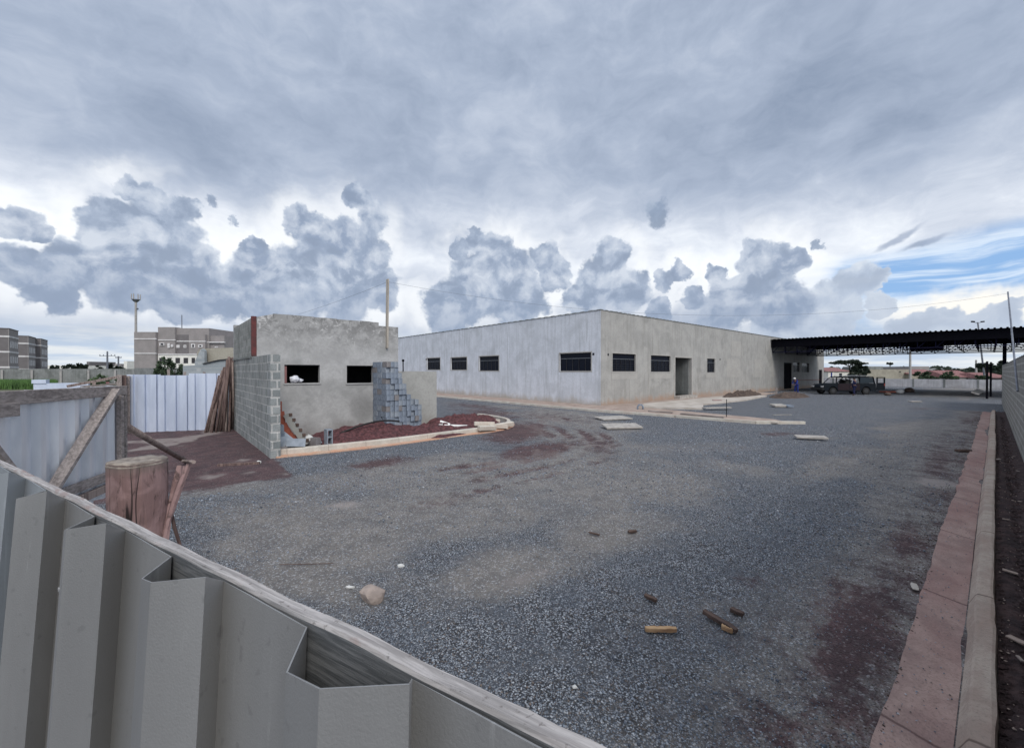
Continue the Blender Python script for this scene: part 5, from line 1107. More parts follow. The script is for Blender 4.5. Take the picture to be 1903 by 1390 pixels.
# ------------------------------------------------------------------ background left
t = thing('boundary_wall', G(120, 716), 'long dark stained wall across the field in front of the apartment blocks', 'wall')
def pwall(pxa, pxb, pyt, Za, Zb, mat, par, nm='wall_face', th=.2, zb=-.1, pyt2=None):
    A = PD(pxa, pyt, Za); B_ = PD(pxb, pyt2 or pyt, Zb); d = (B_ - A); d.z = 0; d.normalize(); nn = Vector((-d.y, d.x, 0)) * th
    return build(nm, MB().hexa([Vector((A.x, A.y, zb)), Vector((B_.x, B_.y, zb)), Vector((B_.x, B_.y, zb)) + nn, Vector((A.x, A.y, zb)) + nn, A, B_, B_ + nn, A + nn]), mat, par), A, B_, d
_, A, B_, d = pwall(-90, 250, 685.5, 60, 68, mt_farwall, t); _, A2, B2, d2 = pwall(250.5, 345, 684, 66, 60, mt_farwall, t)
for i in range(14): q = A + d * (2.0 + i * 3.3); build('wall_pier', MB().box(q.x - .12, q.y - .25, -.1, q.x + .12, q.y - .0, A.z - .15), mt_concpole, t)
def apt(pxL, pxC, pxR, pyT, Z, storey, label, nst, win=True):
    C = PD(pxC, pyT, Z); c = C.x; L = PY(pxL, pyT, C.y); Rr = PX(pxR, pyT, c); h = C.z
    t = thing('apartment_block', (C.x, C.y, 0), label, 'building', 'apartment blocks beyond the field')
    x0, x1 = L.x, C.x; y0, y1 = C.y, Rr.y
    build('wall', MB().box(x0, y0, -.1, x1 - .004, y1, h), mt_aptdark, t); build('window_wall', MB().box(x1 - .003, y0 + .001, -.1, x1 + .1, y1, h + .002), mt_apt, t)  # left side painted darker as the shaded face, windowed side as the lit one
    zt = PD(pxC, storey[0], Z).z; st = (PD(pxC, storey[0], Z).z - PD(pxC, storey[1], Z).z)
    for i in range(nst): z = zt - st * i; build('string_course', MB().box(x0 - .06, y0 - .06, z - .16, x1 + .16, y1 + .02, z + .16), mt_aptband, t)
    if win:
        for i in range(nst):
            z = zt - st * i - st * .5
            for f in (.18, .40, .62, .84): w = build('window', MB().box(x1 + .09, y0 + (y1 - y0) * (f - .055), z - .65, x1 + .13, y0 + (y1 - y0) * (f + .055), z + .65), mt_aptband, t)
    build('roof_parapet', MB().box(x0 - .08, y0 - .08, h, x1 + .18, y1 + .05, h + .12), mt_aptdark, t)
apt(-50, 15, 32.4, 611, 80, (625.5, 654), 'nearest taupe apartment block at the left edge with white bands', 3)
apt(20, 51.5, 64.8, 625, 95, (638.5, 662.4), 'middle of the three taupe apartment blocks at the left', 3)
apt(50, 75, 87.3, 630, 101, (642, 665), 'rightmost and smallest of the three taupe apartment blocks at the left', 3)
Z = 82; t = thing('apartment_block', PD(333, 690, Z), 'wide stepped taupe apartment block with white ground floor behind the zinc fence', 'building', 'apartment blocks beyond the field')
def ab(nm, pxL, pxR, pyT, pyB, z0, dp, mat, par=None):
    A = PD(pxL, pyT, Z + z0); B2_ = PD(pxR, pyT, Z + z0); zb = -.1 if pyB is None else PD(pxL, pyB, Z + z0).z; d = (B2_ - A).normalized(); n_ = CF * dp
    return build(nm, MB().hexa([Vector((A.x, A.y, zb)), Vector((B2_.x, B2_.y, zb)), Vector((B2_.x, B2_.y, zb)) + n_, Vector((A.x, A.y, zb)) + n_, Vector((A.x, A.y, A.z)), Vector((B2_.x, B2_.y, A.z)), Vector((B2_.x, B2_.y, A.z)) + n_, Vector((A.x, A.y, A.z)) + n_]), mat, par or t)
ab('wing_wall', 249, 289, 617, None, 0, 14, mt_apt); ab('tower_wall', 293.5, 325, 608, 658, .5, 12, mt_apt); ab('tower_wall', 325, 388.5, 610, 658, 1.0, 12, mt_apt)
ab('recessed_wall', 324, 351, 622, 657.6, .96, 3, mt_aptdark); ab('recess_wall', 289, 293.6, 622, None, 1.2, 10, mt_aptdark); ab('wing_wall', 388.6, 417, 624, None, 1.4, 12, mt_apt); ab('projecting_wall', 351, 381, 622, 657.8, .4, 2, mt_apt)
ab('ground_floor_wall', 293.6, 385, 658.2, None, .44, 10, mt_whitewall)
for (a, b, y, zz) in ((248.6, 289.2, 629.8, -.08), (293.4, 325, 632, .42), (351, 381.2, 634.5, .32), (381.4, 417.2, 636, .9), (248.6, 289.2, 656.8, -.08), (293.4, 366, 658.5, .30), (325.2, 350.8, 634.2, .88)): ab('string_course', a, b, y - .9, y + 1.0, zz, .3, mt_aptband)
for (a, b, y0_, y1_, dk) in ((296, 305, 637, 642.5, 1), (311, 315, 638, 646.5, 0), (317.5, 321, 640, 645, 0), (326.5, 333.5, 641, 646.5, 0), (341, 346, 641, 646.5, 1), (355, 362, 639, 646.5, 1), (368, 376, 640.5, 645.5, 1), (399, 404, 644, 646, 1)):
    w = ab('window', a, b, y0_, y1_, .30 if not 325 < a < 350 else .85, .2, mt_aptband)
    if dk: ab('pane', a + 2.2, b - 2, y0_ + 1.3, y1_ - 1.3, .26 if not 325 < a < 350 else .8, .1, mt_pane, w)
for (a, b) in ((296, 307), (311, 318), (326, 334), (341, 349), (356, 362)): ab('ground_floor_window', a, b, 665, 675, .38, .2, mt_inside)
q = PD(338, 610, Z + 3); build('roof_mast', MB().tube([(q.x, q.y, q.z - .3), (q.x, q.y, PD(338, 585.5, Z + 3).z)], .09, 6), mt_steelpole, t)
# communication tower
Zt = 150; b = PD(252.5, 690, Zt); a = PD(252.5, 557, Zt); tw = thing('communication_tower', (b.x, b.y, 0), 'tall slender grey mobile phone tower left of the wide apartment block', 'tower')
build('shaft', MB().tube([(b.x, b.y, 0), (a.x, a.y, a.z)], [.48, .34], 10), mt_concpole, tw)
build('platform', MB().tube([(a.x, a.y, a.z - .9), (a.x, a.y, a.z - .1)], [.5, 1.15], 12).tube([(a.x, a.y, a.z - .1), (a.x, a.y, a.z + .1)], 1.25, 12), mt_steelpole, tw)
for i in range(6):
    an = i * 1.047; c = Vector((a.x + 1.2 * math.cos(an), a.y + 1.2 * math.sin(an), a.z)); build('antenna_panel', MB().box(c.x - .14, c.y - .14, c.z + .1, c.x + .14, c.y + .14, c.z + 2.0), mt_concpole, tw)
q = PD(255.3, 574, Zt); build('dish', MB().sphere((q.x, q.y, q.z), .35, 8, 6), mt_steelpole, tw)
# utility poles and skyline at left
pole_at(199.5, 653, 692, 110, .24, mt_steelpole, 'wooden utility pole with long crossarm on the left skyline', arms=((661.5, 2.1),))
pole_at(220, 662, 692, 125, .24, mt_steelpole, 'shorter utility pole right of the one with the crossarm', arms=((665, .9),))
fbox(88, 122, 679, 140, 20, 'warehouse', 'low white shed on the left skyline beside the apartment blocks', 'building', mt_whitewall)
fbox(161, 166, 672, 300, 20, 'apartment_block', 'tiny blue grey tower block on the left skyline', 'building', mt_aptdark)
fbox(230, 236, 671, 220, 12, 'apartment_block', 'tiny white building edge on the skyline left of the phone tower', 'building', mt_whitewall)
fbox(213, 224, 676, 230, 12, 'house', 'tiny pale house on the left skyline below the utility poles', 'house', mt_apt)
rnd = random.Random(77)
for i, (px, py, w, zz) in enumerate(((134, 675.5, 26, 105), (156, 677, 16, 110), (185, 680, 26, 115), (206, 678, 12, 112), (104, 681, 22, 120), (226, 681, 14, 112))):
    tree(px, py, zz, w, ['broad dark tree above the field wall, leftmost bulky one', 'small dark tree right of the bulky one on the left skyline', 'low dark tree left of the crossarm pole', 'small dark tree between the two utility poles', 'flat dark tree beside the white shed', 'little dark tree left of the phone tower'][i], 50 + i, mt_leafdark, (.15, 1), n=900, leaf=.35)
tb_ = [(1540, 690), (1755, 689), (1812, 690)]
mb = MB()
for i in range(9000):
    a = rnd.uniform(-1.05, 1.05); d = rnd.uniform(330, 420); x = d * math.cos(HEAD - a); y = d * math.sin(HEAD - a); hh = 3 + 2.5 * (.5 + .5 * math.sin(a * 37) * math.sin(a * 91 + 1)); z = rnd.uniform(0, hh); s_ = rnd.uniform(.8, 2.0)
    u = Vector((rnd.gauss(0, 1), rnd.gauss(0, 1), rnd.gauss(0, .5))).normalized(); v = u.cross(Vector((0, 0, 1))).normalized(); w = v.cross(u); c = Vector((x, y, z)); mb.add([c - v * s_, c + w * s_ * .6, c + v * s_, c - w * s_ * .6], [(0, 1, 2, 3)])
T(build('treeline', mb, mt_leafdark, fix=False), 'far dark line of trees along the horizon', 'trees', None, 'stuff')
# field weeds, left
mb = MB(); rnd = random.Random(5)
for i in range(16000):
    px = rnd.uniform(-60, 104); Zg = rnd.uniform(50, 59); g = PD(px, 700, Zg); hh = rnd.uniform(.5, 1.25); w = rnd.uniform(.03, .07); a = rnd.uniform(0, 6.28); dx, dy = math.cos(a) * w, math.sin(a) * w; lx, ly = rnd.uniform(-.25, .25), rnd.uniform(-.25, .25)
    mb.add([(g.x - dx, g.y - dy, 0), (g.x + dx, g.y + dy, 0), (g.x + lx, g.y + ly, hh)], [(0, 1, 2)])
T(build('weeds', mb, mt_grass, fix=False), 'tall green weeds growing in the field before the long wall', 'weeds', None, 'stuff')
for i, (px, py, w, zz, lb) in enumerate(((318, 664, 46, 30, 'loose green bush above the zinc fence in front of the wide apartment block'), (300, 676, 26, 29, 'lower part green bush left of the tall one above the zinc fence'), (345, 684, 40, 27, 'low spreading bush above the zinc fence at the foot of the neighbour wall'), (190, 697, 50, 26, 'dark low bush behind the timber trestle left of the zinc fence'))):
    tree(px, py, zz, w, lb, 60 + i, mt_leafpale if i == 3 else mt_leaf, (.15, 1), 'bush', 'bush', n=1300, leaf=.10)
# neighbour's wall and gable above the zinc fence
t = thing('neighbour_building', PD(400, 690, 25), 'unfinished neighbour building with tan rendered gable and stepped grey block wall', 'building')
def flat(nm, pts, Z, th, mat, par): return build(nm, MB().prism([PD(px, py, Z) for px, py in pts], CF * th), mat, par)
flat('gable_wall', [(366, 720), (366, 655), (371, 648), (440, 646), (440, 720)], 26, .2, mt_tan, t)
flat('pitched_wall', [(362, 720), (362, 672), (372, 650), (376, 648), (380, 652), (380, 720)], 25.6, .2, mt_farblock, t)
flat('block_wall', [(340, 720), (340, 680), (362, 679), (376, 676), (378, 674), (405, 669.5), (438, 666), (438, 720)], 23.5, .2, mt_farblock, t)
flat('wall_cap', [(376, 675.2), (405, 668.5), (439, 665), (439, 666.4), (405, 670), (376, 676.6)], 23.4, .28, mt_inside, t)
# ------------------------------------------------------------------ corrugated sheet helper
def corr(p0, d, nrm, L, pitch, depth, z0, z1, start=0.0, top_w=.36, web=.10, lean=Vector((0, 0, 0)), rnd=None, rise=0.0):
    """trapezoid sheet from p0 along d; ribs stand out along nrm"""
    prof = []; s = -start
    while s < L:
        for (f, o) in ((0, 0), (web, depth), (web + top_w, depth), (2 * web + top_w, 0)): prof.append((s + f * pitch, o))
        s += pitch
    def at_(x):
        for (s0, o0), (s1, o1) in zip(prof, prof[1:]):
            if s0 <= x <= s1: return (x, o0 + (o1 - o0) * (x - s0) / max(1e-6, s1 - s0))
        return (x, 0)
    prof = [at_(0)] + [q for q in prof if 0 < q[0] < L] + [at_(L)]; mb = MB(); vs = []
    for (s, o) in prof:
        q = Vector(p0) + d * s + nrm * o; vs += [Vector((q.x, q.y, z0)) + lean, Vector((q.x, q.y, z1 + (rnd.uniform(-rise, rise) if rnd else 0)))]
    mb.add(vs, [(2 * i, 2 * i + 2, 2 * i + 3, 2 * i + 1) for i in range(len(prof) - 1)]); return mb
# ------------------------------------------------------------------ near gate, just below the camera
D0 = .21; U = CR * .862 - CF * .507; NN = -CR * .507 - CF * .862; O0 = CR * (-.8006 * D0) + CF * (1.614 * D0); TZ = H - D0
PIT = 1.21 * D0
def gp(a, b, drop): v = O0 + U * (a * D0) + NN * (b * D0); return Vector((v.x, v.y, H - drop * D0))
gate = thing('sheet_gate', (O0.x, O0.y, 0), 'near grey trapezoidal sheet gate leaf with a weathered board along its top', 'gate')
Ldn = 1.9; dn = -CF * (.085 * Ldn) + Vector((0, 0, -Ldn))
def gsheet(i0, i1, off, mat, name, extra=0.0, rs=3):
    rr = random.Random(rs); mb = MB(); row = []
    for i in range(i0, i1):
        a = i * 1.21; j = lambda s_: rr.uniform(-s_, s_)
        row += [(a, 0, 1.0), (a + .163 + j(.008), .174, 1.0 + j(.008)), (a + .40 + j(.01), .215, .945 + j(.01)), (a + .66 + j(.01), .115, .885 + j(.01)), (a + .565, .0, .985), (a + .80, .0, .99), (a + .93, .004, .99), (a + 1.19, 0, 1.0)]
    nr = 22; vs = []
    for (a, b, dr) in row:
        t_ = gp(a, b + off, dr + .004)
        for k_ in range(nr + 1):
            f = k_ / nr; wv = mnoise.noise(Vector((a * .9, f * 3, rs))) * .0022; vs.append(t_ + dn * f + NN * wv)
    n = nr + 1; mb.add(vs, [(i * n + k_, (i + 1) * n + k_, (i + 1) * n + k_ + 1, i * n + k_ + 1) for i in range(len(row) - 1) for k_ in range(nr)])
    return build(name, mb, mat, gate, solid=.0012)
gsheet(-3, 4, .012, mt_gate, 'painted_sheet', rs=3)
gsheet(-9, -3, .004, mt_gate2, 'bare_sheet', rs=5)
# folded lap where the two sheets meet
mb = MB(); A_ = gp(-3.63 + .03, .15, 1.02); 
for (a, b) in ((-3.60, .028), (-3.50, .034)): pass
mb.hexa([gp(-3.66, .02, 1.03) + dn, gp(-3.40, .02, 1.03) + dn, gp(-3.40, .045, 1.03) + dn, gp(-3.66, .045, 1.03) + dn, gp(-3.66, .02, 1.03), gp(-3.40, .02, 1.02), gp(-3.40, .045, 1.02), gp(-3.66, .045, 1.03)])
build('sheet_lap', mb, mt_gate2, gate)
# top board: a plank on edge behind the sheets, ragged upper arris
mb = MB(); rr = random.Random(8); n = 150; vs = []; a0_, a1_ = -8.5, 5.0; th = .052
for i in range(n + 1):
    a = a0_ + (a1_ - a0_) * i / n; w1_ = mnoise.noise(Vector((a * 1.7, 0, 1))) * .006 + mnoise.noise(Vector((a * 9, 0, 2))) * .003; w2_ = mnoise.noise(Vector((a * 1.5, 3, 1))) * .008 + mnoise.noise(Vector((a * 10, 5, 2))) * .005
    zt = .985 + mnoise.noise(Vector((a * 2.2, 9, 1))) * .012
    vs += [gp(a, -.004, 1.75), gp(a, -.004 + w1_ * .3, zt + .012), gp(a, -.012 + w1_, zt), gp(a, -.012 - th + w2_, zt + .004), gp(a, -th - .018 + w2_, zt + .018), gp(a, -th - .018, 1.75)]
m_ = 6; fs = [(i * m_ + j, (i + 1) * m_ + j, (i + 1) * m_ + (j + 1) % m_, i * m_ + (j + 1) % m_) for i in range(n) for j in range(m_)]
fs += [tuple(range(m_)), tuple(reversed(range(n * m_, n * m_ + m_)))]
mb.add(vs, fs)
def boardmat():
    m, n_, b = newmat('weathered_gate_board'); co = OC(n_); R3 = Matrix.Rotation(-math.atan2(U.y, U.x), 3, 'Z')
    mp = n_.new('ShaderNodeMapping'); n_.put(mp.inputs[0], co); mp.inputs['Rotation'].default_value = (0, 0, -math.atan2(U.y, U.x)); v = mp.outputs[0]
    g = n_.noise(n_.mapping(v, (.05, 1, 1)), 230, 6, .7, dist=.3); g2 = n_.noise(n_.mapping(v, (.12, 1, 1)), 60, 5, .65); sp = n_.noise(n_.mapping(v, (.45, 1.6, 1)), 22, 5, .6, dist=.4)
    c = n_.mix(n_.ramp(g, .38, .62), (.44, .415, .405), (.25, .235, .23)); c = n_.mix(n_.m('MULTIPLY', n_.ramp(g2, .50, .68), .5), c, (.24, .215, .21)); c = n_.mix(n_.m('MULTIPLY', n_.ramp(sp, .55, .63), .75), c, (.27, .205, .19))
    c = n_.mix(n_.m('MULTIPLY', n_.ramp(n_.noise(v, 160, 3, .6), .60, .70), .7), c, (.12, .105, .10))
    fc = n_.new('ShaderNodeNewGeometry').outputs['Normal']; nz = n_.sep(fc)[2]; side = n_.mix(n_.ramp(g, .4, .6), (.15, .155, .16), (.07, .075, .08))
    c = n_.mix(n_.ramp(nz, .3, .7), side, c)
    n_.put(b.inputs['Base Color'], c); b.inputs['Roughness'].default_value = .92; bump(n_, b, n_.m('ADD', g, n_.m('MULTIPLY', sp, .5)), .7, .0016); return m
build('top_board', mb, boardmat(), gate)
# screw on the sheet and small rivet marks
for (px, py) in ((106, 1011),):
    a = -2.80; base = gp(a, .022, 1.0) + dn * .062; scr = build('screw', MB().tube([base, base + NN * .006], .0055, 6).tube([base + NN * .006, base + NN * .010], .0035, 6), mt_screw, gate)
# ------------------------------------------------------------------ second leaf on the left
LA = CW(-5.24 + .62 * .9, 4.2 - 1.95 * .9); LB_ = CW(-5.24, 4.2); LC = CW(-5.83, 6.06); Ld = (LC - LB_).normalized(); Ln = Vector((Ld.y, -Ld.x, 0)); Ln = Ln if Ln.dot(CR) > 0 else -Ln
LL = (LC - LA).length
leaf = thing('sheet_gate', (LC.x, LC.y, 0), 'left zinc sheet gate leaf with timber frame and diagonal brace', 'gate')
rr = random.Random(4)
build('zinc_sheet', corr(LA, Ld, -Ln, LL + .02, .27, .055, .42, 1.99, 0, .34, .20, rnd=rr, rise=.006), mt_galv, leaf, solid=.001)
def lp(s, z, off=0): q = LB_ + Ld * s + Ln * off; return Vector((q.x, q.y, z))
Ls = (LC - LB_).length
mb = MB(); mb.bar(lp(-1.7, 1.925, .035), lp(Ls + .12, 1.915, .035), .045, .165, w2=.045, h2=.135); build('top_rail', mb, mt_greywood, leaf, bevel=.005)
mb = MB(); mb.bar(lp(-1.7, 1.84, .075), lp(.10, 1.80, .075), .03, .14); build('rail_splice', mb, mt_greywood, leaf, bevel=.004)
build('lower_rail', MB().bar(lp(-1.6, .72, .04), lp(Ls + .05, .725, .04), .045, .12), mt_greywood, leaf, bevel=.004)
build('lower_rail', MB().bar(lp(-1.6, .575, .045), lp(Ls + .05, .565, .045), .05, .10), mt_polepale, leaf, bevel=.004)
build('end_post', MB().bar(lp(Ls - .04, -.1, .05), lp(Ls - .04, 1.84, .05), .075, .06, up=Ln), mt_greywood, leaf, bevel=.004)
build('end_post', MB().bar(lp(Ls + .10, -.1, .03), lp(Ls + .10, 1.93, .03), .05, .05, up=Ln), mt_greywoodx, leaf, bevel=.004)
def onleaf(px, py, off):
    d_ = ray(px, py); P0_ = lp(0, 0, off); tt = (P0_ - CAM).dot(Ln) / d_.dot(Ln); return CAM + d_ * tt
build('diagonal_brace', MB().bar(onleaf(214, 724, .085), onleaf(88, 925, .085), .05, .125, up=Ln), mt_greywood, leaf, bevel=.004)
build('diagonal_brace', MB().bar(onleaf(-40, 800, .085), onleaf(34, 893, .085), .05, .10, up=Ln), mt_greywood, leaf, bevel=.004)
# ------------------------------------------------------------------ stump post beside the gates
pc = PD(257, 856, 1.66); PR = .089
mb = MB(); rr = random.Random(2); nseg = 40; nh = 26; vs = []
for k_ in range(nh + 1):
    z = pc.z * k_ / nh
    for j in range(nseg):
        t_ = 2 * math.pi * j / nseg; r_ = PR * (1 + .05 * math.cos(4 * t_ + .7) + .06 * mnoise.noise(Vector((math.cos(t_) * 1.6, math.sin(t_) * 1.6, z * 1.3))) + .025 * mnoise.noise(Vector((math.cos(t_) * 7, math.sin(t_) * 7, z * .6))))
        vs.append((pc.x + math.cos(t_) * r_, pc.y + math.sin(t_) * r_, z + (.008 * mnoise.noise(Vector((t_ * 3, 1, 0))) if k_ == nh else 0)))
mb.add(vs, [(k_ * nseg + j, k_ * nseg + (j + 1) % nseg, (k_ + 1) * nseg + (j + 1) % nseg, (k_ + 1) * nseg + j) for k_ in range(nh) for j in range(nseg)])
post = thing('wooden_post', (pc.x, pc.y, 0), 'thick red stained trunk post with cracked sides and sawn top', 'post'); build('post_trunk', mb, mt_stump, post, smooth=True)
mb = MB(); vs = [(pc.x, pc.y, pc.z + .004)]
for f in (.35, .7, .97, 1.0):
    for j in range(nseg):
        t_ = 2 * math.pi * j / nseg; r_ = PR * f * (1 + .05 * math.cos(4 * t_ + .7) + .06 * mnoise.noise(Vector((math.cos(t_) * 1.6, math.sin(t_) * 1.6, pc.z * 1.3))) + .03 * mnoise.noise(Vector((math.cos(t_) * 7, math.sin(t_) * 7, 1)))) * 1.01
        vs.append((pc.x + math.cos(t_) * r_, pc.y + math.sin(t_) * r_, pc.z + (.006 + .006 * mnoise.noise(Vector((r_ * 60, t_ * 3, 4))) if f < 1 else -.012)))
fs = [(0, 1 + j, 1 + (j + 1) % nseg) for j in range(nseg)] + [(1 + k_ * nseg + j, 1 + (k_ + 1) * nseg + j, 1 + (k_ + 1) * nseg + (j + 1) % nseg, 1 + k_ * nseg + (j + 1) % nseg) for k_ in range(3) for j in range(nseg)]
mb.add(vs, fs); build('sawn_top', mb, mt_stumptop, post, smooth=True)
# split sticks leaning right of the post
def stick(pts, r_, mat, label, seed=1, name='split_stick'):
    rr = random.Random(seed); pts = smoothp(resample([Vector(p) for p in pts], .06), 1); n_ = len(pts); return T(build(name, MB().tube(pts, [r_ * (1 + .25 * rr.uniform(-1, 1)) for i in range(n_)], 6, rnd=rr, jit=.18), mat), label, 'stick')
a = PD(353, 856, 1.74); b = PD(322, 935, 1.70); c = PD(306, 1000, 1.66); e = Vector((c.x - .02, c.y, .9)); stick([a, b, c, e], .011, mt_redwood if 'mt_redwood' in globals() else mt_stump, 'tall split reddish stick beside the trunk post, leaning furthest right at its top', 1)
a = PD(336, 866, 1.78); b = PD(318, 930, 1.72); c = PD(302, 990, 1.68); stick([a, b, c, Vector((c.x, c.y, 1.0))], .013, mt_stump, 'stick between the trunk post and the taller stick', 2)
a = PD(322, 975, 1.70); b = PD(337, 1021, 1.72); stick([PD(318, 950, 1.70), a, b], .006, mt_polewood, 'thin broken twig hanging from the sticks beside the post', 3)
stick([PD(340, 857, 1.76), PD(352, 856, 1.70), PD(360, 858, 1.66)], .008, mt_polepale, 'short pale twig across the top of the tall split stick', 4)
# prop between the leaf and the ground
pa = PD(225, 786, 6.3); pb_ = G(345, 857, .05)
T(build('prop_pole', MB().tube([pa, pb_], [.055, .05], 9, rnd=random.Random(1), jit=.05), mt_polepale, smooth=True), 'round timber prop slanting from the left gate post down to the ground', 'pole')
# ------------------------------------------------------------------ back zinc fence
fa = G(238, 804); fb = G(407, 797.5); fd = (fb - fa); fL = fd.length; fd.normalize(); fn = Vector((fd.y, -fd.x, 0)); fn = fn if fn.dot(CF) < 0 else -fn
bf = thing('zinc_fence', fa, 'upright zinc sheet fence standing behind the red soil yard', 'fence')
nsh = 3
for i in range(nsh):
    s0 = fL * i / nsh; rr = random.Random(i); hh = 2.05 + (.03, .0, .07, .02)[i]
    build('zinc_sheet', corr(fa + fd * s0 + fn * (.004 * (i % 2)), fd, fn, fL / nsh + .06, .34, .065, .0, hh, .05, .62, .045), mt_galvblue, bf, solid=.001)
build('fence_rail', MB().bar(fa + Vector((0, 0, 1.7)) - fn * .06, fb + Vector((0, 0, 1.7)) - fn * .06, .05, .08), mt_greywood, bf)
for i, s in enumerate((.42, .60, .82)): q = fa + fd * fL * s - fn * .1; build('fence_post', MB().bar((q.x, q.y, 0), (q.x, q.y, 2.18 + .1 * (i == 0)), .08, .08), mt_greywood, bf)
for i, px in enumerate((222.5, 231, 237.5)):
    q = PD(px, 800, 14.2 + .2 * i); T(build('timber_post', MB().bar((q.x, q.y, -.1), (q.x, q.y, 2.08 - .02 * i), .12, .12), mt_greywood if i != 1 else mt_polewood), ['grey timber post at the left end of the zinc fence, leftmost of three', 'dark timber post between two others at the zinc fence end', 'dark timber post touching the zinc fence end'][i], 'post')
# shed frame and sheets glimpsed over the left leaf
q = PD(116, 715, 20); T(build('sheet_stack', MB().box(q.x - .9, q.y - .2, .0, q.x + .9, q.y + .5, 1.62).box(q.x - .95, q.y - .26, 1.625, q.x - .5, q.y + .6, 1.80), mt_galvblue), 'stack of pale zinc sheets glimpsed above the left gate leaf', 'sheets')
tr = thing('timber_trestle', PD(185, 715, 18), 'low weathered timber trestle between the left gate leaf and zinc fence', 'trestle')
a = PD(125, 718, 17); b = PD(222, 700, 18.5); build('beam', MB().bar(a, b, .12, .10), mt_polepale, tr); a = PD(150, 719, 16.5); b = PD(224, 713, 17.5); build('beam', MB().bar(a, b, .12, .08), mt_greywoodx, tr)
for px in (175, 200, 219): q = PD(px, 705, 17.6); build('leg', MB().bar((q.x, q.y, 0), (q.x, q.y, 1.75), .10, .10), mt_polepale if px != 200 else mt_pinkroof, tr)
# ------------------------------------------------------------------ timber props leaning on the block wall
rr = random.Random(17); N_ = 22
for i in range(N_):
    f = i / (N_ - 1); bx = 380 + 58 * f + rr.uniform(-2, 2); by = 803.5 - 4 * f + rr.uniform(-3, 2); base = G(bx, by)
    tx = 404 + 30 * f ** .6 + rr.uniform(-3, 3); ty = 700 - 32 * min(1, f * 1.7) + rr.uniform(-5, 6); topq = PX(tx, ty, W0 - .06 - .05 * rr.random()) if tx > 418 else PD(tx, ty, 15.6 + rr.uniform(-.3, .3))
    topq = PD(tx, ty, 15.2 + rr.uniform(-.3, .5)); mid = base.lerp(topq, .5) + Vector((rr.uniform(-.04, .04), rr.uniform(-.04, .04), 0))
    pale = i in (3, 9, 14, 19); r_ = rr.uniform(.032, .05)
    ob = build('timber_prop', MB().tube([base - Vector((0, 0, .05)), mid, topq], [r_, r_ * .93, r_ * .8], 8, rnd=rr, jit=.05), mt_polepale if pale else mt_polewood, smooth=True)
    lb = 'pale peeled timber prop among the dark ones leaning on the block wall' if pale else 'dark bark covered timber prop in the bundle leaning on the block wall'
    if i == 0: lb = 'leftmost and most slanting dark timber prop of the bundle'
    if i == N_ - 1: lb = 'rightmost timber prop of the bundle, nearly upright against the blocks'
    T(ob, lb, 'timber pole', 'timber props leaning on the block wall')
# ------------------------------------------------------------------ near debris
def rock(px, py, s_, sc, mat, label, seed, name='rock', cat='rock', sub=3):
    bm = bmesh.new(); bmesh.ops.create_icosphere(bm, subdivisions=sub, radius=1); rs = random.Random(seed); planes = [Vector((rs.gauss(0, 1), rs.gauss(0, 1), rs.gauss(0, .8))).normalized() for _ in range(9)]
    for v in bm.verts:
        p = v.co.copy()
        for pl_ in planes:
            dd = p.dot(pl_) - .68
            if dd > 0: p -= pl_ * dd
        v.co = p * (1 + .07 * mnoise.noise(p * 3 + Vector((seed, 0, 0)))); v.co.x *= sc[0] * s_; v.co.y *= sc[1] * s_; v.co.z *= sc[2] * s_
    me = bpy.data.meshes.new(name); bm.to_mesh(me); bm.free(); me.materials.append(mat); o = bpy.data.objects.new(name, me); COL.objects.link(o); q = G(px, py, s_ * sc[2] * .5)
    o.location = (q.x, q.y, s_ * sc[2] * .45 + float(ground_z(q.x, q.y))); o.rotation_euler = (0, 0, HEAD - R(90)); return T(o, label, cat)
rock(694, 1102, .152, (1.0, .80, .62), mt_rock, 'tan angular rock sitting on the gravel near the gate', 12)
rock(651, 1089, .045, (1.2, .6, .35), mt_chalk, 'flat white chip of stone left of the tan rock', 4, 'stone_chip', 'stone'); rock(745, 1050, .042, (1.0, .7, .5), mt_chalk, 'small bright white stone behind the tan rock', 5, 'stone_chip', 'stone')
rock(1068, 1279, .02, (1, 1, .7), mt_chalk, 'tiny white pebble near the gate board', 6, 'stone_chip', 'stone', 2)
def chip(px, py, L, w, th, rot, mat, label, z=.02, tl=0, seed=1):
    q = G(px, py, z); rs = random.Random(seed); n_ = 10; mb = MB(); vs = []
    for i in range(n_ + 1):
        x = -L / 2 + L * i / n_; wv = w / 2 * (1 - .25 * (2 * i / n_ - 1) ** 4) * rs.uniform(.85, 1.1); hv = th / 2 * rs.uniform(.8, 1.15); vs += [(x, -wv, -hv), (x, wv, -hv), (x, wv * .9, hv), (x, -wv * .9, hv)]
    mb.add(vs, [(i * 4 + j, (i + 1) * 4 + j, (i + 1) * 4 + (j + 1) % 4, i * 4 + (j + 1) % 4) for i in range(n_) for j in range(4)] + [(0, 1, 2, 3), (n_ * 4 + 3, n_ * 4 + 2, n_ * 4 + 1, n_ * 4)])
    o = build('wood_offcut', mb, mat, bevel=.003, label=label, cat='wood piece'); o.location = (q.x, q.y, z + float(ground_z(q.x, q.y)) + .012); o.rotation_euler = (0, tl, HEAD - R(90) + rot); return o
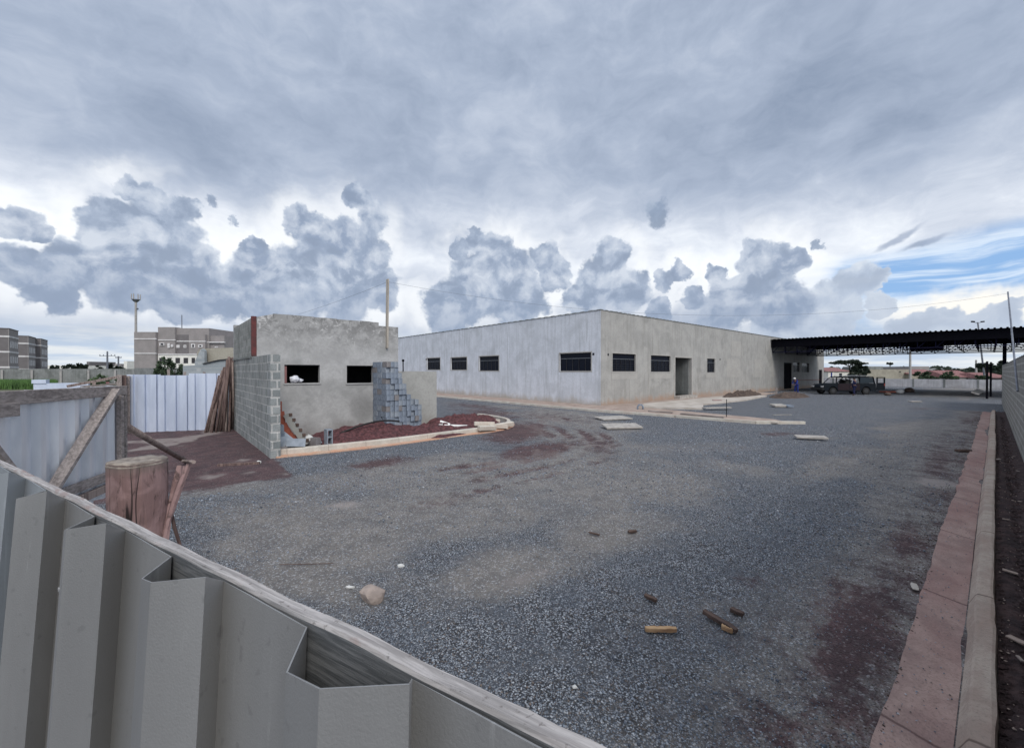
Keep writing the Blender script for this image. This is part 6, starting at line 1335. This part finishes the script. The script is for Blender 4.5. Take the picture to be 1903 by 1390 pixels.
chip(1228, 1172, .26, .045, .035, -.02, mt_chip, 'yellow brown offcut of wood lying level on the near gravel', .025, 0, 1)
chip(1338, 1156, .30, .06, .035, -1.02, mt_darkchip, 'dark splintered piece of wood with a brown end', .035, .05, 2)
chip(1352, 1170, .09, .05, .04, -.7, mt_chip, 'small brown broken end beside the dark splintered wood', .02, 0, 3)
chip(1209, 1113, .12, .05, .03, -.7, mt_darkchip, 'small dark chunk of wood above the yellow offcut', .03, .1, 4)
chip(1370, 1138, .11, .06, .03, -.9, mt_darkchip, 'flat dark bark flake right of the splintered wood', .02, 0, 5)
chip(1175, 988, .12, .05, .03, .2, mt_darkchip, 'tiny dark wood flake in the middle of the yard', .02, 0, 6); chip(1104, 993, .16, .03, .02, -.6, mt_darkchip, 'thin dark twig left of the tiny flake', .02, 0, 7)
chip(570, 1048, .60, .012, .008, .05, mt_darkchip, 'long thin dark twig on the gravel behind the gate', .01, 0, 8)
chip(1700, 1092, .16, .06, .01, .9, mt_pathpale, 'pale leaf like scrap beside the gutter', .02, 0, 9); chip(1790, 838, .35, .18, .06, 0, mt_darkchip, 'dark clod at the gutter edge', .03, 0, 10)
T(build('timber_batten', MB().bar(G(405, 864, .03), G(482, 860, .03), .09, .05), mt_polewood), 'dark batten lying on red soil beside the gravel edge', 'batten'); rock(481, 859, .07, (1, .8, .7), mt_chalk, 'white stone at the end of the dark batten', 11, 'stone_chip', 'stone', 2)
# small litter in the strip by the right wall
rr = random.Random(44)
for i in range(24):
    x = 3.4 + 14 * rr.random() ** 1.8; y = -.10 - .36 * rr.random(); L = rr.uniform(.03, .11); o = build('litter_chip', MB().bar((-L / 2, 0, 0), (L / 2, 0, .004), L * rr.uniform(.25, .6), .01), rr.choice((mt_path, mt_rock, mt_bark, mt_rock)))
    o.location = (x, y, .098); o.rotation_euler = (rr.uniform(-.3, .3), rr.uniform(-.2, .2), rr.uniform(0, 3.1)); T(o, 'pale chip of litter on the dark soil strip beside the right wall', 'litter', 'chips of litter along the soil strip')
rr = random.Random(45)
